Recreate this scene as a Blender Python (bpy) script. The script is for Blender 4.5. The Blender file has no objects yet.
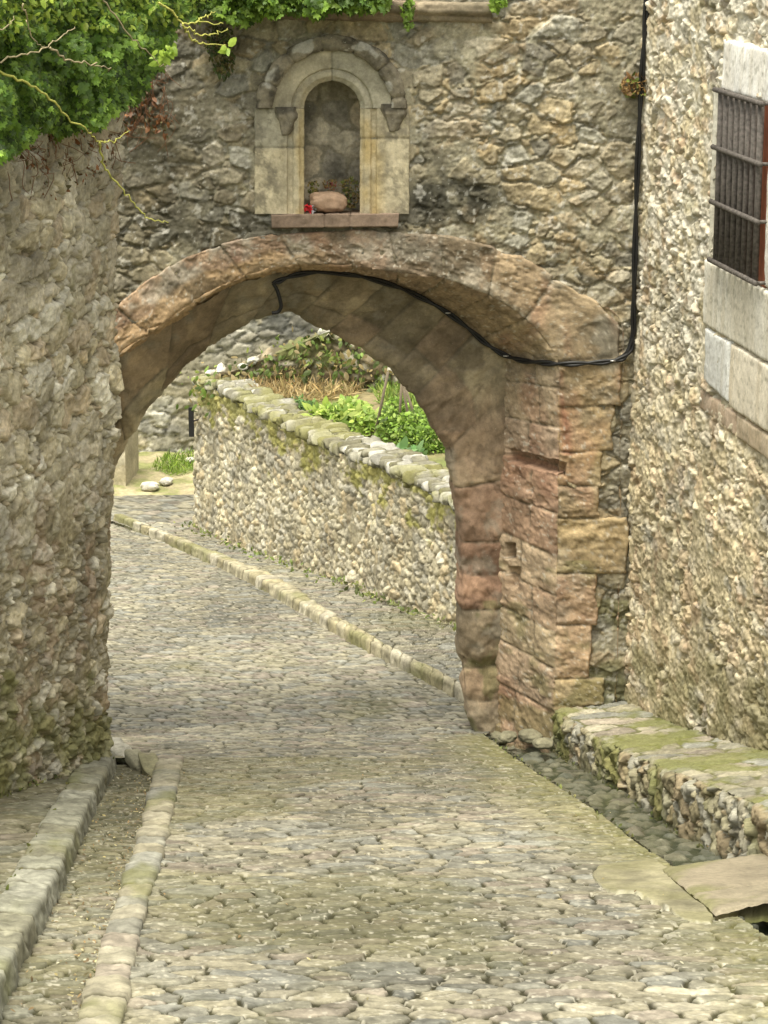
import bpy, math, random
import numpy as np
from mathutils import Vector

# ------------------------------------------------------------------ camera, sky, sun
PITCH = math.radians(14.6)
FPX = 2560.0
CAMZ = 1.757
SC = bpy.context.scene
COL = SC.collection
cam_d = bpy.data.cameras.new('camera')
cam_d.sensor_fit = 'VERTICAL'; cam_d.sensor_height = 36.0; cam_d.lens = FPX / 1024 * 36.0
cam_d.clip_start = 0.1; cam_d.clip_end = 2000
cam = bpy.data.objects.new('camera', cam_d); COL.objects.link(cam)
cam.location = (0, 0, CAMZ); cam.rotation_euler = (math.radians(90) - PITCH, 0, 0)
SC.camera = cam

SUN_EL, SUN_AZ = math.radians(72), math.radians(-153)      # azimuth clockwise from +Y (view direction)
world = bpy.data.worlds.new('World'); SC.world = world; world.use_nodes = True
wn = world.node_tree
sky = wn.nodes.new('ShaderNodeTexSky'); sky.sky_type = 'NISHITA'; sky.sun_disc = False
sky.sun_elevation = SUN_EL; sky.sun_rotation = SUN_AZ
sky.air_density = 1.0; sky.dust_density = 4.0; sky.ozone_density = 1.0
sky_mix = wn.nodes.new('ShaderNodeHueSaturation'); sky_mix.inputs['Saturation'].default_value = 0.12
wn.links.new(sky.outputs[0], sky_mix.inputs['Color'])
sky_wb = wn.nodes.new('ShaderNodeMix'); sky_wb.data_type = 'RGBA'; sky_wb.blend_type = 'MULTIPLY'; sky_wb.inputs['Factor'].default_value = 1; sky_wb.inputs[7].default_value = (1.0, .972, .87, 1)   # camera white balance for a warm overcast
wn.links.new(sky_mix.outputs[0], sky_wb.inputs[6]); wn.links.new(sky_wb.outputs[2], wn.nodes['Background'].inputs[0])
wn.nodes['Background'].inputs[1].default_value = 0.15
sun_d = bpy.data.lights.new('sun', 'SUN'); sun_d.energy = 2.0; sun_d.angle = math.radians(32); sun_d.color = (1.0, 0.93, 0.76)
sun = bpy.data.objects.new('sun', sun_d); COL.objects.link(sun)
sdir = Vector((math.sin(SUN_AZ) * math.cos(SUN_EL), math.cos(SUN_AZ) * math.cos(SUN_EL), math.sin(SUN_EL)))
sun.rotation_euler = sdir.to_track_quat('Z', 'Y').to_euler()
SC.view_settings.view_transform = 'Standard'; SC.view_settings.look = 'None'
SC.view_settings.gamma = 1.0; SC.view_settings.exposure = 1.10; SC.view_settings.use_curve_mapping = False
SC.cycles.max_bounces = 6; SC.cycles.diffuse_bounces = 4

# ------------------------------------------------------------------ picking points
CP, SP = math.cos(PITCH), math.sin(PITCH)
def ray(x, y):
    cx = (x - 384) / FPX; cy = (512 - y) / FPX
    return np.array([cx, CP + cy * SP, -SP + cy * CP])
def K(x, y, Y):
    r = ray(x, y); t = Y / r[1]
    return np.array([r[0] * t, Y, CAMZ + r[2] * t])
def proj(P):
    P = np.asarray(P, float); d = P - np.array([0, 0, CAMZ])
    w = d[..., 1] * CP - d[..., 2] * SP
    up = d[..., 1] * SP + d[..., 2] * CP
    return 384 + FPX * d[..., 0] / w, 512 - FPX * up / w
def ground(Y):
    Y = np.asarray(Y, float)
    s1, s2, s3 = .2605, .15, .06
    a, b, c, d = 18.3, 19.6, 30.0, 34.0
    z = -s1 * np.minimum(Y, a)
    t = np.clip(Y - a, 0, b - a); z = z - (s1 * t - (s1 - s2) * t * t / (2 * (b - a)))
    t = np.clip(Y - b, 0, c - b); z = z - s2 * t
    t = np.clip(Y - c, 0, d - c); z = z - (s2 * t - (s2 - s3) * t * t / (2 * (d - c)))
    return z - s3 * np.clip(Y - d, 0, None)
def G(x, y, dh=0.0):
    r = ray(x, y); lo, hi = 3.0, 90.0
    for _ in range(50):
        m = (lo + hi) / 2
        if CAMZ + r[2] * m > float(ground(r[1] * m)) + dh: lo = m
        else: hi = m
    return np.array([r[0] * lo, r[1] * lo, CAMZ + r[2] * lo])

# ------------------------------------------------------------------ numpy noise
def hsh(i, j, s):
    i = np.asarray(i).astype(np.int64); j = np.asarray(j).astype(np.int64)
    h = (i * 374761393 + j * 668265263 + s * 974634777) & 0xffffffff
    h = ((h ^ (h >> 13)) * 1274126177) & 0xffffffff
    h = ((h ^ (h >> 16)) * 2246822519) & 0xffffffff
    h = h ^ (h >> 15)
    return ((h & 0xffffff) / float(0x1000000)).astype(np.float32)
def vnoise(x, y, s):
    i = np.floor(x); j = np.floor(y); fx = (x - i); fy = (y - j)
    fx = fx * fx * (3 - 2 * fx); fy = fy * fy * (3 - 2 * fy)
    a = hsh(i, j, s); b = hsh(i + 1, j, s); c = hsh(i, j + 1, s); d = hsh(i + 1, j + 1, s)
    return (a * (1 - fx) + b * fx) * (1 - fy) + (c * (1 - fx) + d * fx) * fy - .5
def fbm(x, y, s, o=4, g=.5):
    r = 0; a = 1.0; f = 1.0
    for k in range(o):
        r = r + a * vnoise(x * f + 17.3 * k, y * f - 9.1 * k, s + k); a *= g; f *= 2.03
    return r
def sstep(a, b, x):
    t = np.clip((x - a) / (b - a), 0, 1); return t * t * (3 - 2 * t)

def cells(u, v, su, sv, seed, ju=.85, jv=.7, merge=.35, k=70.):
    u = u.astype(np.float32); v = v.astype(np.float32) * np.float32(su / sv)
    gi = np.floor(u / su).astype(np.int64); gj = np.floor(v / su).astype(np.int64)
    def seedpos(a, b):
        off = hsh(b, b * 0 + 7, seed + 5) - .5
        return ((a + .5 + off * .9 + ju * (hsh(a, b, seed) - .5)) * su).astype(np.float32), ((b + .5 + jv * (hsh(a, b, seed + 1) - .5)) * su).astype(np.float32)
    def parent(a, b):
        m = hsh(a, b, seed + 2)
        up = (hsh(a, b, seed + 3) < .22)
        pa = np.where(up, a, a + 1); pb = np.where(up, b + 1, b)
        ok = (m < merge) & (hsh(pa, pb, seed + 2) >= merge)
        return np.where(ok, pa, a), np.where(ok, pb, b)
    best = np.full(u.shape, 1e9, np.float32); bx = np.zeros_like(u); by = np.zeros_like(u)
    ba = np.zeros(u.shape, np.int64); bb = np.zeros(u.shape, np.int64)
    for dj in (-1, 0, 1):
        for di in (-2, -1, 0, 1, 2):
            a = gi + di; b = gj + dj; x, y = seedpos(a, b)
            d = (x - u) ** 2 + (y - v) ** 2; m = d < best
            best = np.where(m, d, best); bx = np.where(m, x, bx); by = np.where(m, y, by)
            ba = np.where(m, a, ba); bb = np.where(m, b, bb)
    ia, ib = parent(ba, bb)
    acc = np.zeros_like(u)
    for dj in (-2, -1, 0, 1, 2):
        for di in (-2, -1, 0, 1, 2):
            a = gi + di; b = gj + dj; pa, pb = parent(a, b)
            x, y = seedpos(a, b)
            d = (x - u) ** 2 + (y - v) ** 2
            L = np.sqrt((x - bx) ** 2 + (y - by) ** 2) + 1e-6
            e = (d - best) / (2 * L)
            acc += np.where((pa != ia) | (pb != ib), np.exp(-k * np.clip(e, 0, 1)), 0)
    e = -np.log(acc + 1e-9) / k
    e = np.clip(e, 0, 1)
    return ia, ib, e, (u - bx), (v - by) * (sv / su)

def pick(pal, r):
    pal = np.array(pal, np.float32); n = len(pal)
    i = np.clip((r * n).astype(int), 0, n - 1)
    return pal[i]
def mixc(a, b, t):
    t = np.asarray(t)[..., None]; return a * (1 - t) + np.asarray(b, np.float32) * t

def rubble(u, v, su, sv, seed, pal, mortar, depth=.03, joint=.010, bevel=.028, merge=.35, warp=.02, tilt=.12, rough=.008, var=.22, blob=.012, ju=.85, jv=.7, k=70., stw=.012):
    """height and base colour of random rubble masonry at wall coordinates u, v (metres)"""
    wu = u + warp * 2 * fbm(u * 9, v * 9, seed + 50, 3); wv = v + warp * 2 * fbm(u * 9 + 40, v * 9, seed + 60, 3)
    ia, ib, e, du, dv = cells(wu, wv, su, sv, seed, merge=merge, ju=ju, jv=jv, k=k)
    r1 = hsh(ia, ib, seed + 11); r2 = hsh(ia, ib, seed + 12); r3 = hsh(ia, ib, seed + 13); r4 = hsh(ia, ib, seed + 14)
    e = e + .006 * fbm(u * 45, v * 45, seed + 70, 2)
    st = sstep(joint * .5, joint * .5 + stw, e)                 # 1 on stone
    rise = 1 - np.exp(-np.clip(e - joint * .5, 0, 1) / bevel)
    fac = np.abs(fbm(u * 13 + 31 * r1, v * 13 + 17 * r2, seed + 80, 3)) * 2
    h = st * (depth * (.35 + .9 * r1) * rise + tilt * ((r2 - .5) * du + (r3 - .5) * dv) * rise - blob * fac * rise)
    h = h + rough * fbm(u * 60, v * 60, seed + 90, 3) * (.5 + st * .7) + .004 * fbm(u * 20, v * 20, seed + 95, 2)
    c = pick(pal, r4) * (1 + var * 2 * (hsh(ia, ib, seed + 15) - .5))[..., None]
    c = c * (1 + .5 * fbm(u * 16, v * 16, seed + 100, 4))[..., None]
    m = np.array(mortar, np.float32) * (1 + .35 * fbm(u * 12, v * 12, seed + 110, 4))[..., None]
    return h, c * st[..., None] + m * (1 - st[..., None]), st, e

def ridge(x, y, s, o=4, g=.55):
    t = 0; a = 1.; f = 1.; n = 0
    for k in range(o):
        t = t + a * (1 - 4 * np.abs(vnoise(x * f + 11 * k, y * f - 7 * k, s + k))); n += a; a *= g; f *= 2.1
    return t / n
def roughwall(u, v, su, sv, seed, pal, mortar, cover=.5, amp=.03, var=.12):
    """old rubble whose faces and joints are half buried in eroded lime mortar"""
    w = .05
    wu = u + w * fbm(u * 5, v * 5, seed + 1, 4, .6); wv = v + w * fbm(u * 5 + 30, v * 5, seed + 2, 4, .6)
    ia, ib, e, du, dv = cells(wu, wv, su, sv, seed, merge=.42, ju=1.0, jv=.95, k=70)
    r1 = hsh(ia, ib, seed + 11); r2 = hsh(ia, ib, seed + 12); r3 = hsh(ia, ib, seed + 13); r4 = hsh(ia, ib, seed + 14)
    bury = sstep(-.18, .22, fbm(u * 3.5, v * 3.5, seed + 20, 3) + (cover - .5) + .5 * (r1 - .6))       # 1 = mortar smeared over
    st = sstep(.006, .018, e + .006 * fbm(u * 40, v * 40, seed + 21, 2))
    top = r1 * .9 + .25 + 6. * ((r2 - .5) * du + (r3 - .5) * dv)
    hs = amp * (top * sstep(.004, .022, e))
    hm = amp * .55 + amp * .35 * fbm(u * 9, v * 9, seed + 22, 4, .6)
    k = bury * .75
    h = hs * (1 - k) + np.maximum(hm, hs * .8) * k
    pit = sstep(.18, .42, fbm(u * 16, v * 20, seed + 23, 4, .6))
    h = h - amp * 1.1 * pit + amp * .55 * ridge(u * 11, v * 13, seed + 24, 4) + amp * .22 * fbm(u * 55, v * 55, seed + 25, 3, .6)
    c = pick(pal, r4) * (1 + 2 * var * (hsh(ia, ib, seed + 15) - .5))[..., None]
    m = np.array(mortar, np.float32)
    t = np.clip(1 - st * (1 - bury * .8), 0, 1)[..., None]
    c = c * (1 - t) + m * t
    c = c * (1 + .42 * fbm(u * 14, v * 14, seed + 26, 5, .6))[..., None] * (1 - .35 * pit)[..., None]
    return h, c, st * (1 - bury), e

def mixed(u, v, su, sv, seed, pal, mortar, depth=.022, gap=.022, gvar=.05, small=.42, smear=.3, rough=.007, var=.16, tilt=.14, chip=.012):
    """coursed rubble of mixed sizes: big stones, small pinning stones in the wide joints, patchy flush mortar"""
    w = .017
    wu = u + w * fbm(u * 7, v * 7, seed + 1, 4, .6); wv = v + w * fbm(u * 7 + 30, v * 7, seed + 2, 4, .6)
    def layer(a, b, sd, jt, g, dp, lo):
        ia, ib, e, du, dv = cells(wu, wv, a, b, sd, merge=.38, ju=1.0, jv=.9, k=200 if lo == 0 else 260)
        q = [hsh(ia, ib, sd + 11 + i) for i in range(5)]
        e = e - jt + g + .005 * fbm(u * 50, v * 50, sd + 20, 2)
        st = sstep(0, .006, e)
        lo_ = -.010 * (1 - st)
        hh = dp * (.45 + .8 * q[0]) * sstep(0, .022, e) + tilt * ((q[1] - .5) * du + (q[2] - .5) * dv) * 2 * sstep(0, .02, e)
        cut = np.abs(fbm(u * 9 + 31 * q[0], v * 12 + 17 * q[1], sd + 30, 4, .6))
        hh = hh - chip * 2 * cut * st + lo_
        c = pick(pal, q[3]) * (1 + 2 * var * (q[4] - .5))[..., None]
        return hh, c, st, e
    g = gvar * fbm(u * 3, v * 3.5, seed + 3, 3) - gvar * .1
    h1, c1, s1, e1 = layer(su, sv, seed, gap * .5, np.minimum(g, .01) * .6, depth, 0)
    h2, c2, s2, e2 = layer(su * small, sv * small, seed + 50, .004, 0, depth * .75, 1)
    h = np.where(s1 > .5, h1, h2 * (1 - s1) + h1 * s1) ; c = c1 * s1[..., None] + c2 * (1 - s1[..., None]); st = np.maximum(s1, s2)
    sm = sstep(.02, .22, fbm(u * 2.2, v * 2.2, seed + 4, 5, .65) + smear - .3)
    fl = depth * .62 + .006 * fbm(u * 14, v * 14, seed + 5, 4, .6)
    h = h * (1 - sm) + np.maximum(h * .95, fl) * sm
    st = st * (1 - .75 * sm * (h < fl + .003))
    c = c * st[..., None] + np.array(mortar, np.float32) * (1 - st[..., None])
    h = h + rough * fbm(u * 45, v * 45, seed + 6, 4, .65) + .006 * ridge(u * 18, v * 20, seed + 7, 3)
    c = c * (1 + .45 * fbm(u * 17, v * 17, seed + 8, 5, .65))[..., None]
    c = c * (1 + .30 * fbm(u * 70, v * 70, seed + 9, 2))[..., None]
    return h, c, st, e1

# ------------------------------------------------------------------ mesh helpers
def link(o, parent=None):
    COL.objects.link(o)
    if parent is not None: o.parent = parent
    return o
def tag(o, label=None, cat=None, group=None, kind=None):
    if label: o['label'] = label
    if cat: o['category'] = cat
    if group: o['group'] = group
    if kind: o['kind'] = kind
    return o
def empty(name, loc=(0, 0, 0)):
    o = bpy.data.objects.new(name, None); o.empty_display_size = .2; COL.objects.link(o)
    return o      # things keep world coordinates: parents stay at the origin, see base()
def raw_mesh(name, V, F, mat, parent=None, colors=None, smooth=True):
    V = np.ascontiguousarray(V, np.float32)
    me = bpy.data.meshes.new(name)
    if isinstance(F, np.ndarray):
        n = F.shape[1]
        me.vertices.add(len(V)); me.vertices.foreach_set('co', V.ravel())
        me.loops.add(F.size); me.loops.foreach_set('vertex_index', F.ravel().astype(np.int32))
        me.polygons.add(len(F)); me.polygons.foreach_set('loop_start', np.arange(0, F.size, n, dtype=np.int32))
        me.update(calc_edges=True)
    else:
        me.from_pydata(V.tolist(), [], F); me.update()
    me.polygons.foreach_set('use_smooth', np.full(len(me.polygons), smooth))
    if colors is not None:
        at = me.color_attributes.new('Col', 'FLOAT_COLOR', 'POINT')
        c = np.ones((len(V), 4), np.float32); c[:, :3] = np.clip(colors, .003, .95)
        at.data.foreach_set('color', c.ravel())
    me.materials.append(mat)
    me.validate()
    return link(bpy.data.objects.new(name, me), parent)
def grid_mesh(name, P, col, mat, parent=None, mask=None, flip=False):
    n, m = P.shape[:2]
    idx = np.arange(n * m).reshape(n, m)
    F = np.stack([idx[:-1, :-1], idx[1:, :-1], idx[1:, 1:], idx[:-1, 1:]], -1)
    if flip: F = F[..., ::-1]
    if mask is not None:
        mk = mask[:-1, :-1] & mask[1:, :-1] & mask[1:, 1:] & mask[:-1, 1:]; F = F[mk]
    F = F.reshape(-1, 4); V = P.reshape(-1, 3); C = col.reshape(-1, 3)
    used = np.zeros(len(V), bool); used[F.ravel()] = True
    re = np.cumsum(used) - 1
    return raw_mesh(name, V[used], re[F], mat, parent, C[used])
def normals(P, toward):
    a = np.gradient(P, axis=0); b = np.gradient(P, axis=1)
    n = np.cross(a, b); n /= np.linalg.norm(n, axis=-1, keepdims=True) + 1e-12
    mid = n.reshape(-1, 3).mean(0)
    if np.dot(mid, toward) < 0: n = -n; return n, True
    return n, False
def catmull(A, t):
    n = len(A); i = np.clip(np.floor(t).astype(int), 0, n - 2); f = (t - i)[:, None]
    p0 = A[np.clip(i - 1, 0, n - 1)]; p1 = A[i]; p2 = A[i + 1]; p3 = A[np.clip(i + 2, 0, n - 1)]
    return .5 * ((2 * p1) + (-p0 + p2) * f + (2 * p0 - 5 * p1 + 4 * p2 - p3) * f * f + (-p0 + 3 * p1 - 3 * p2 + p3) * f ** 3)
def loft(name, rows, ds, dt, fn, mat, parent=None, toward=(0, -1, 0), ref=1, curve=True, dts=None):
    """rows: list of equally long control curves; the skin between them is displaced and coloured by fn(S, T, P)"""
    rows = [np.array(r, float) for r in rows]; n = len(rows[0])
    R = rows[min(ref, len(rows) - 1)]
    seg = np.linalg.norm(np.diff(R, axis=0), axis=1)
    par = [0.0]
    for i, L in enumerate(seg):
        k = max(2, int(math.ceil(L / ds))); par += [i + (q + 1) / k for q in range(k)]
    par = np.array(par)
    D = [catmull(r, par) if curve else np.stack([np.interp(par, np.arange(n), r[:, c]) for c in range(3)], 1) for r in rows]
    RD = D[min(ref, len(rows) - 1)]
    S1 = np.concatenate([[0], np.cumsum(np.linalg.norm(np.diff(RD, axis=0), axis=1))])
    out = [D[0]]; T1 = [0.0]; tk = [0.0]
    for j in range(len(D) - 1):
        L = np.linalg.norm(D[j + 1] - D[j], axis=1).mean(); q = max(1, int(math.ceil(L / (dts[j] if dts else dt))))
        for w in range(q):
            f = (w + 1) / q; out.append(D[j] * (1 - f) + D[j + 1] * f); T1.append(T1[-1] + L / q)
        tk.append(T1[-1])
    P = np.stack(out, 1)
    S = np.repeat(S1[:, None], P.shape[1], 1); T = np.repeat(np.array(T1)[None, :], P.shape[0], 0)
    N, fl = normals(P, np.array(toward))
    res = fn(S, T, P, dict(par=par, S1=S1, tk=tk, stn=np.interp(np.arange(n), par, S1)))
    h, c = res[0], res[1]; mask = res[2] if len(res) > 2 else None
    return grid_mesh(name, P + N * h[..., None], c, mat, parent, mask, fl)

# ------------------------------------------------------------------ materials
def new_mat(name):
    m = bpy.data.materials.new(name); m.use_nodes = True; return m, m.node_tree, m.node_tree.nodes['Principled BSDF']
def stone_mat(name, var=.35, fine=160., bump=.5, rough=.88, spots=None, base=None, dist=.004):
    m, nt, b = new_mat(name); N = nt.nodes.new; L = nt.links.new
    tc = N('ShaderNodeTexCoord')
    if base is None:
        at = N('ShaderNodeAttribute'); at.attribute_name = 'Col'; src = at.outputs['Color']
    else:
        rg = N('ShaderNodeRGB'); rg.outputs[0].default_value = (*base, 1); src = rg.outputs[0]
    n1 = N('ShaderNodeTexNoise'); n1.inputs['Scale'].default_value = fine * .22; n1.inputs['Detail'].default_value = 6; n1.inputs['Roughness'].default_value = .8
    L(tc.outputs['Object'], n1.inputs['Vector'])
    mr = N('ShaderNodeMapRange'); mr.inputs[1].default_value = .28; mr.inputs[2].default_value = .72; mr.inputs[3].default_value = 1 - var; mr.inputs[4].default_value = 1 + var
    L(n1.outputs['Fac'], mr.inputs[0])
    mx = N('ShaderNodeMix'); mx.data_type = 'RGBA'; mx.blend_type = 'MULTIPLY'; mx.inputs['Factor'].default_value = 1
    L(src, mx.inputs[6]); L(mr.outputs[0], mx.inputs[7]); out = mx.outputs[2]
    if spots:
        vo = N('ShaderNodeTexNoise'); vo.inputs['Scale'].default_value = spots[1]; vo.inputs['Detail'].default_value = 3
        L(tc.outputs['Object'], vo.inputs['Vector'])
        ms = N('ShaderNodeMapRange'); ms.inputs[1].default_value = spots[2]; ms.inputs[2].default_value = spots[2] + .05
        L(vo.outputs['Fac'], ms.inputs[0])
        m2 = N('ShaderNodeMix'); m2.data_type = 'RGBA'; L(ms.outputs[0], m2.inputs['Factor']); L(out, m2.inputs[6]); m2.inputs[7].default_value = (*spots[0], 1); out = m2.outputs[2]
    L(out, b.inputs['Base Color'])
    n2 = N('ShaderNodeTexNoise'); n2.inputs['Scale'].default_value = fine; n2.inputs['Detail'].default_value = 5; n2.inputs['Roughness'].default_value = .65
    L(tc.outputs['Object'], n2.inputs['Vector'])
    bp = N('ShaderNodeBump'); bp.inputs['Strength'].default_value = bump; bp.inputs['Distance'].default_value = dist
    L(n2.outputs['Fac'], bp.inputs['Height']); L(bp.outputs[0], b.inputs['Normal'])
    b.inputs['Roughness'].default_value = rough; b.inputs['Specular IOR Level'].default_value = .25
    return m
def plain_mat(name, c, rough=.6, metal=0., var=.15, scale=30, spec=.4):
    m, nt, b = new_mat(name); N = nt.nodes.new; L = nt.links.new
    tc = N('ShaderNodeTexCoord'); n = N('ShaderNodeTexNoise'); n.inputs['Scale'].default_value = scale; n.inputs['Detail'].default_value = 5
    L(tc.outputs['Object'], n.inputs['Vector'])
    rp = N('ShaderNodeMapRange'); rp.inputs[1].default_value = .3; rp.inputs[2].default_value = .7; rp.inputs[3].default_value = 1 - var; rp.inputs[4].default_value = 1 + var
    L(n.outputs['Fac'], rp.inputs[0])
    mx = N('ShaderNodeMix'); mx.data_type = 'RGBA'; mx.blend_type = 'MULTIPLY'; mx.inputs['Factor'].default_value = 1
    mx.inputs[6].default_value = (*c, 1); L(rp.outputs[0], mx.inputs[7]); L(mx.outputs[2], b.inputs['Base Color'])
    b.inputs['Roughness'].default_value = rough; b.inputs['Metallic'].default_value = metal; b.inputs['Specular IOR Level'].default_value = spec
    return m
def leaf_mat(name):
    m, nt, b = new_mat(name); N = nt.nodes.new; L = nt.links.new
    at = N('ShaderNodeAttribute'); at.attribute_name = 'Col'
    L(at.outputs['Color'], b.inputs['Base Color'])
    b.inputs['Roughness'].default_value = .5; b.inputs['Specular IOR Level'].default_value = .35
    tr = N('ShaderNodeBsdfTranslucent'); hs = N('ShaderNodeHueSaturation'); hs.inputs['Value'].default_value = 1.3
    L(at.outputs['Color'], hs.inputs['Color']); L(hs.outputs[0], tr.inputs['Color'])
    ms = N('ShaderNodeMixShader'); ms.inputs[0].default_value = .35
    L(b.outputs[0], ms.inputs[1]); L(tr.outputs[0], ms.inputs[2]); L(ms.outputs[0], nt.nodes['Material Output'].inputs['Surface'])
    return m
M_FACADE = stone_mat('weathered_rubble', .38, 150, .6, spots=((.42, .41, .36), 55, .69))
M_PALE = stone_mat('pale_rubble', .3, 150, .6)
M_SAND = stone_mat('sandstone', .28, 190, .55, spots=((.45, .40, .32), 70, .71))
M_PAVE = stone_mat('paving_stone', .3, 120, .4, rough=.8)
M_FIELD = stone_mat('field_stone', .32, 110, .6)
M_SOIL = stone_mat('soil', .4, 60, .8)
M_WATER_M, nt_, b_ = new_mat('shallow_water')
b_.inputs['Base Color'].default_value = (.035, .045, .03, 1); b_.inputs['Roughness'].default_value = .06; b_.inputs['Alpha'].default_value = .3
_n = nt_.nodes.new('ShaderNodeTexNoise'); _n.inputs['Scale'].default_value = 14; _bp = nt_.nodes.new('ShaderNodeBump'); _bp.inputs['Strength'].default_value = .5; _bp.inputs['Distance'].default_value = .02
nt_.links.new(_n.outputs['Fac'], _bp.inputs['Height']); nt_.links.new(_bp.outputs[0], b_.inputs['Normal'])
M_LEAF = leaf_mat('leaves')
M_CABLE = plain_mat('black_cable', (.012, .012, .013), .45)
M_CLIP = plain_mat('steel_clip', (.45, .45, .45), .35, .8)
M_IRON = plain_mat('painted_iron', (.10, .088, .08), .7, .0, .5, 45)
M_RUST = plain_mat('red_brown_wood', (.22, .07, .035), .6)
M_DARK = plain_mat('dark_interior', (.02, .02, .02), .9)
M_RED = plain_mat('red_petals', (.6, .03, .03), .5)

# palettes (linear base colours)
BROWN = [(.29, .26, .19), (.26, .24, .185), (.33, .30, .235), (.24, .21, .15), (.31, .26, .17), (.29, .28, .235), (.30, .265, .185), (.22, .205, .165)]
SANDR = [(.36, .20, .13), (.40, .25, .14), (.34, .24, .14), (.38, .22, .15), (.42, .29, .16), (.30, .15, .10)]
PAVE = [(.27, .25, .185), (.24, .23, .18), (.30, .28, .215), (.215, .21, .175), (.28, .26, .19), (.265, .235, .19), (.235, .235, .205)]

YG = 18.2

# ================================================================== STREET (structure)
def edge(pts, dh=0.0, ext0=None, ext1=None):
    P = np.array([G(x, y, dh) for x, y in pts]); P = P[np.argsort(P[:, 1])]
    return P
def xe(P):
    """lateral position of an edge as a function of depth, extended straight at both ends"""
    Y = P[:, 1]; X = P[:, 0]
    def f(y):
        y = np.asarray(y, float); r = np.interp(y, Y, X)
        s0 = (X[1] - X[0]) / (Y[1] - Y[0]); s1 = (X[-1] - X[-2]) / (Y[-1] - Y[-2])
        r = np.where(y < Y[0], X[0] + s0 * (y - Y[0]), r); return np.where(y > Y[-1], X[-1] + s1 * (y - Y[-1]), r)
    return f
kerb_top = xe(edge([(103, 771), (79, 818), (49, 882), (17, 942)], .045))
strip_l = xe(edge([(157, 772), (139, 850), (113, 925), (88, 1010)]))
strip_r = xe(edge([(178, 772), (161, 850), (139, 921), (122, 1000)]))
chan_l = xe(edge([(497, 744), (540, 776), (596, 812), (660, 858), (768, 938)]))
chan_r = xe(edge([(525, 737), (552, 752), (631, 799), (659, 822), (715, 856), (768, 890)], -.12))
far_kerb = edge([(500, 722), (466, 703), (397, 666), (318, 623), (263, 589), (209, 562), (164, 542), (115, 522)], .0)
far_wall = edge([(500, 645), (459, 631), (397, 609), (357, 591), (298, 569), (248, 552), (194, 529)], .07)
fkx, fwx = xe(far_kerb), xe(far_wall)

def pave_fn(seed, su, sv, moss=.3, depth=.003, dark=1.0, rowoff=True, tilt=.045, merge=.38):
    def fn(S, T, P, I):
        X, Y = P[..., 0], P[..., 1]
        h, c, st, e = rubble(X, Y, su, sv, seed, PAVE, (.045, .042, .02), depth=depth, joint=.016, bevel=.003, merge=merge, warp=.016, tilt=tilt, rough=.003, var=.2, blob=.002, ju=1., jv=1., k=240, stw=.006)
        h = h - .012 * (1 - st)
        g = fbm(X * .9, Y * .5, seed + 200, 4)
        mo = sstep(.05, .45, g + moss - .22) * .6 * (.5 + .5 * st)  # moss tint; its lower setting on the far road stands in for sky light
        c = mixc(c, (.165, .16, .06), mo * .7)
        c = c * (.80 + .45 * fbm(X * .7, Y * .4, seed + 300, 4))[..., None] * dark
        if seed == 11:
            dr = chan_l(Y) - X + .25 * fbm(X * 2, Y * 1.2, 299, 4)
            c = mixc(c, (.15, .145, .05), np.clip(1 - dr / .55, 0, 1) * .65 * (Y < 18.6))
        gr = sstep(.3, .36, fbm(X * 40, Y * 40, seed + 400, 2))
        c = mixc(c, (.42, .40, .33), gr * .5)
        h = h + .02 * fbm(X * 1.3, Y * 1.3, seed + 500, 2)
        c = c * (1 + .35 * fbm(X * 28, Y * 16, seed + 501, 4, .7))[..., None]
        return h, c
    return fn
def ground_rows(Ys, xs, dhs):
    return [np.stack([f(Ys), Ys, ground(Ys) + (d(Ys) if callable(d) else d)], 1) for f, d in zip(xs, dhs)]
def strip(name, Ya, Yb, xs, dhs, fn, dx, dy, mat=M_PAVE, n=40, dts=None, parent=None):
    Ys = np.linspace(Ya, Yb, n)
    return loft(name, ground_rows(Ys, xs, dhs), dy, dx, fn, mat, parent, toward=(0, 0, 1), ref=0, dts=dts, curve=False)
def road_r(y): return np.where(y < 18.5, chan_l(y), np.where(y > 19.2, fkx(y), chan_l(np.minimum(y, 18.5)) * np.clip((19.2 - y) / .7, 0, 1) + fkx(np.maximum(y, 19.2)) * np.clip((y - 18.5) / .7, 0, 1)))
def far_left(y): return np.where(y < 16.6, strip_r(y), -2.9 - .2 * np.clip(y - 17.5, 0, 1.5) * 0 - np.clip(y - 19.3, 0, 30) * .12)
# cobbled carriageway, near part then far part, one road
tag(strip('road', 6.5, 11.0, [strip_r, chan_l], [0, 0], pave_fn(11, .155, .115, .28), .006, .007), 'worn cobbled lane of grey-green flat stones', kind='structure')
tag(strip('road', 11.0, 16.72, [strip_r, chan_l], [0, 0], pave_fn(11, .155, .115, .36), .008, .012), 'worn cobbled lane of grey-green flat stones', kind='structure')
tag(strip('road', 16.72, 40.0, [lambda y: -3.2 - np.clip(y - 19.3, 0, 40) * .25, road_r], [0, 0], pave_fn(11, .155, .115, -.15), .014, .03, n=120), 'cobbled lane running on beyond the gate', kind='structure')  # far part gets less moss tint: brighter sky light put into the colour

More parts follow.
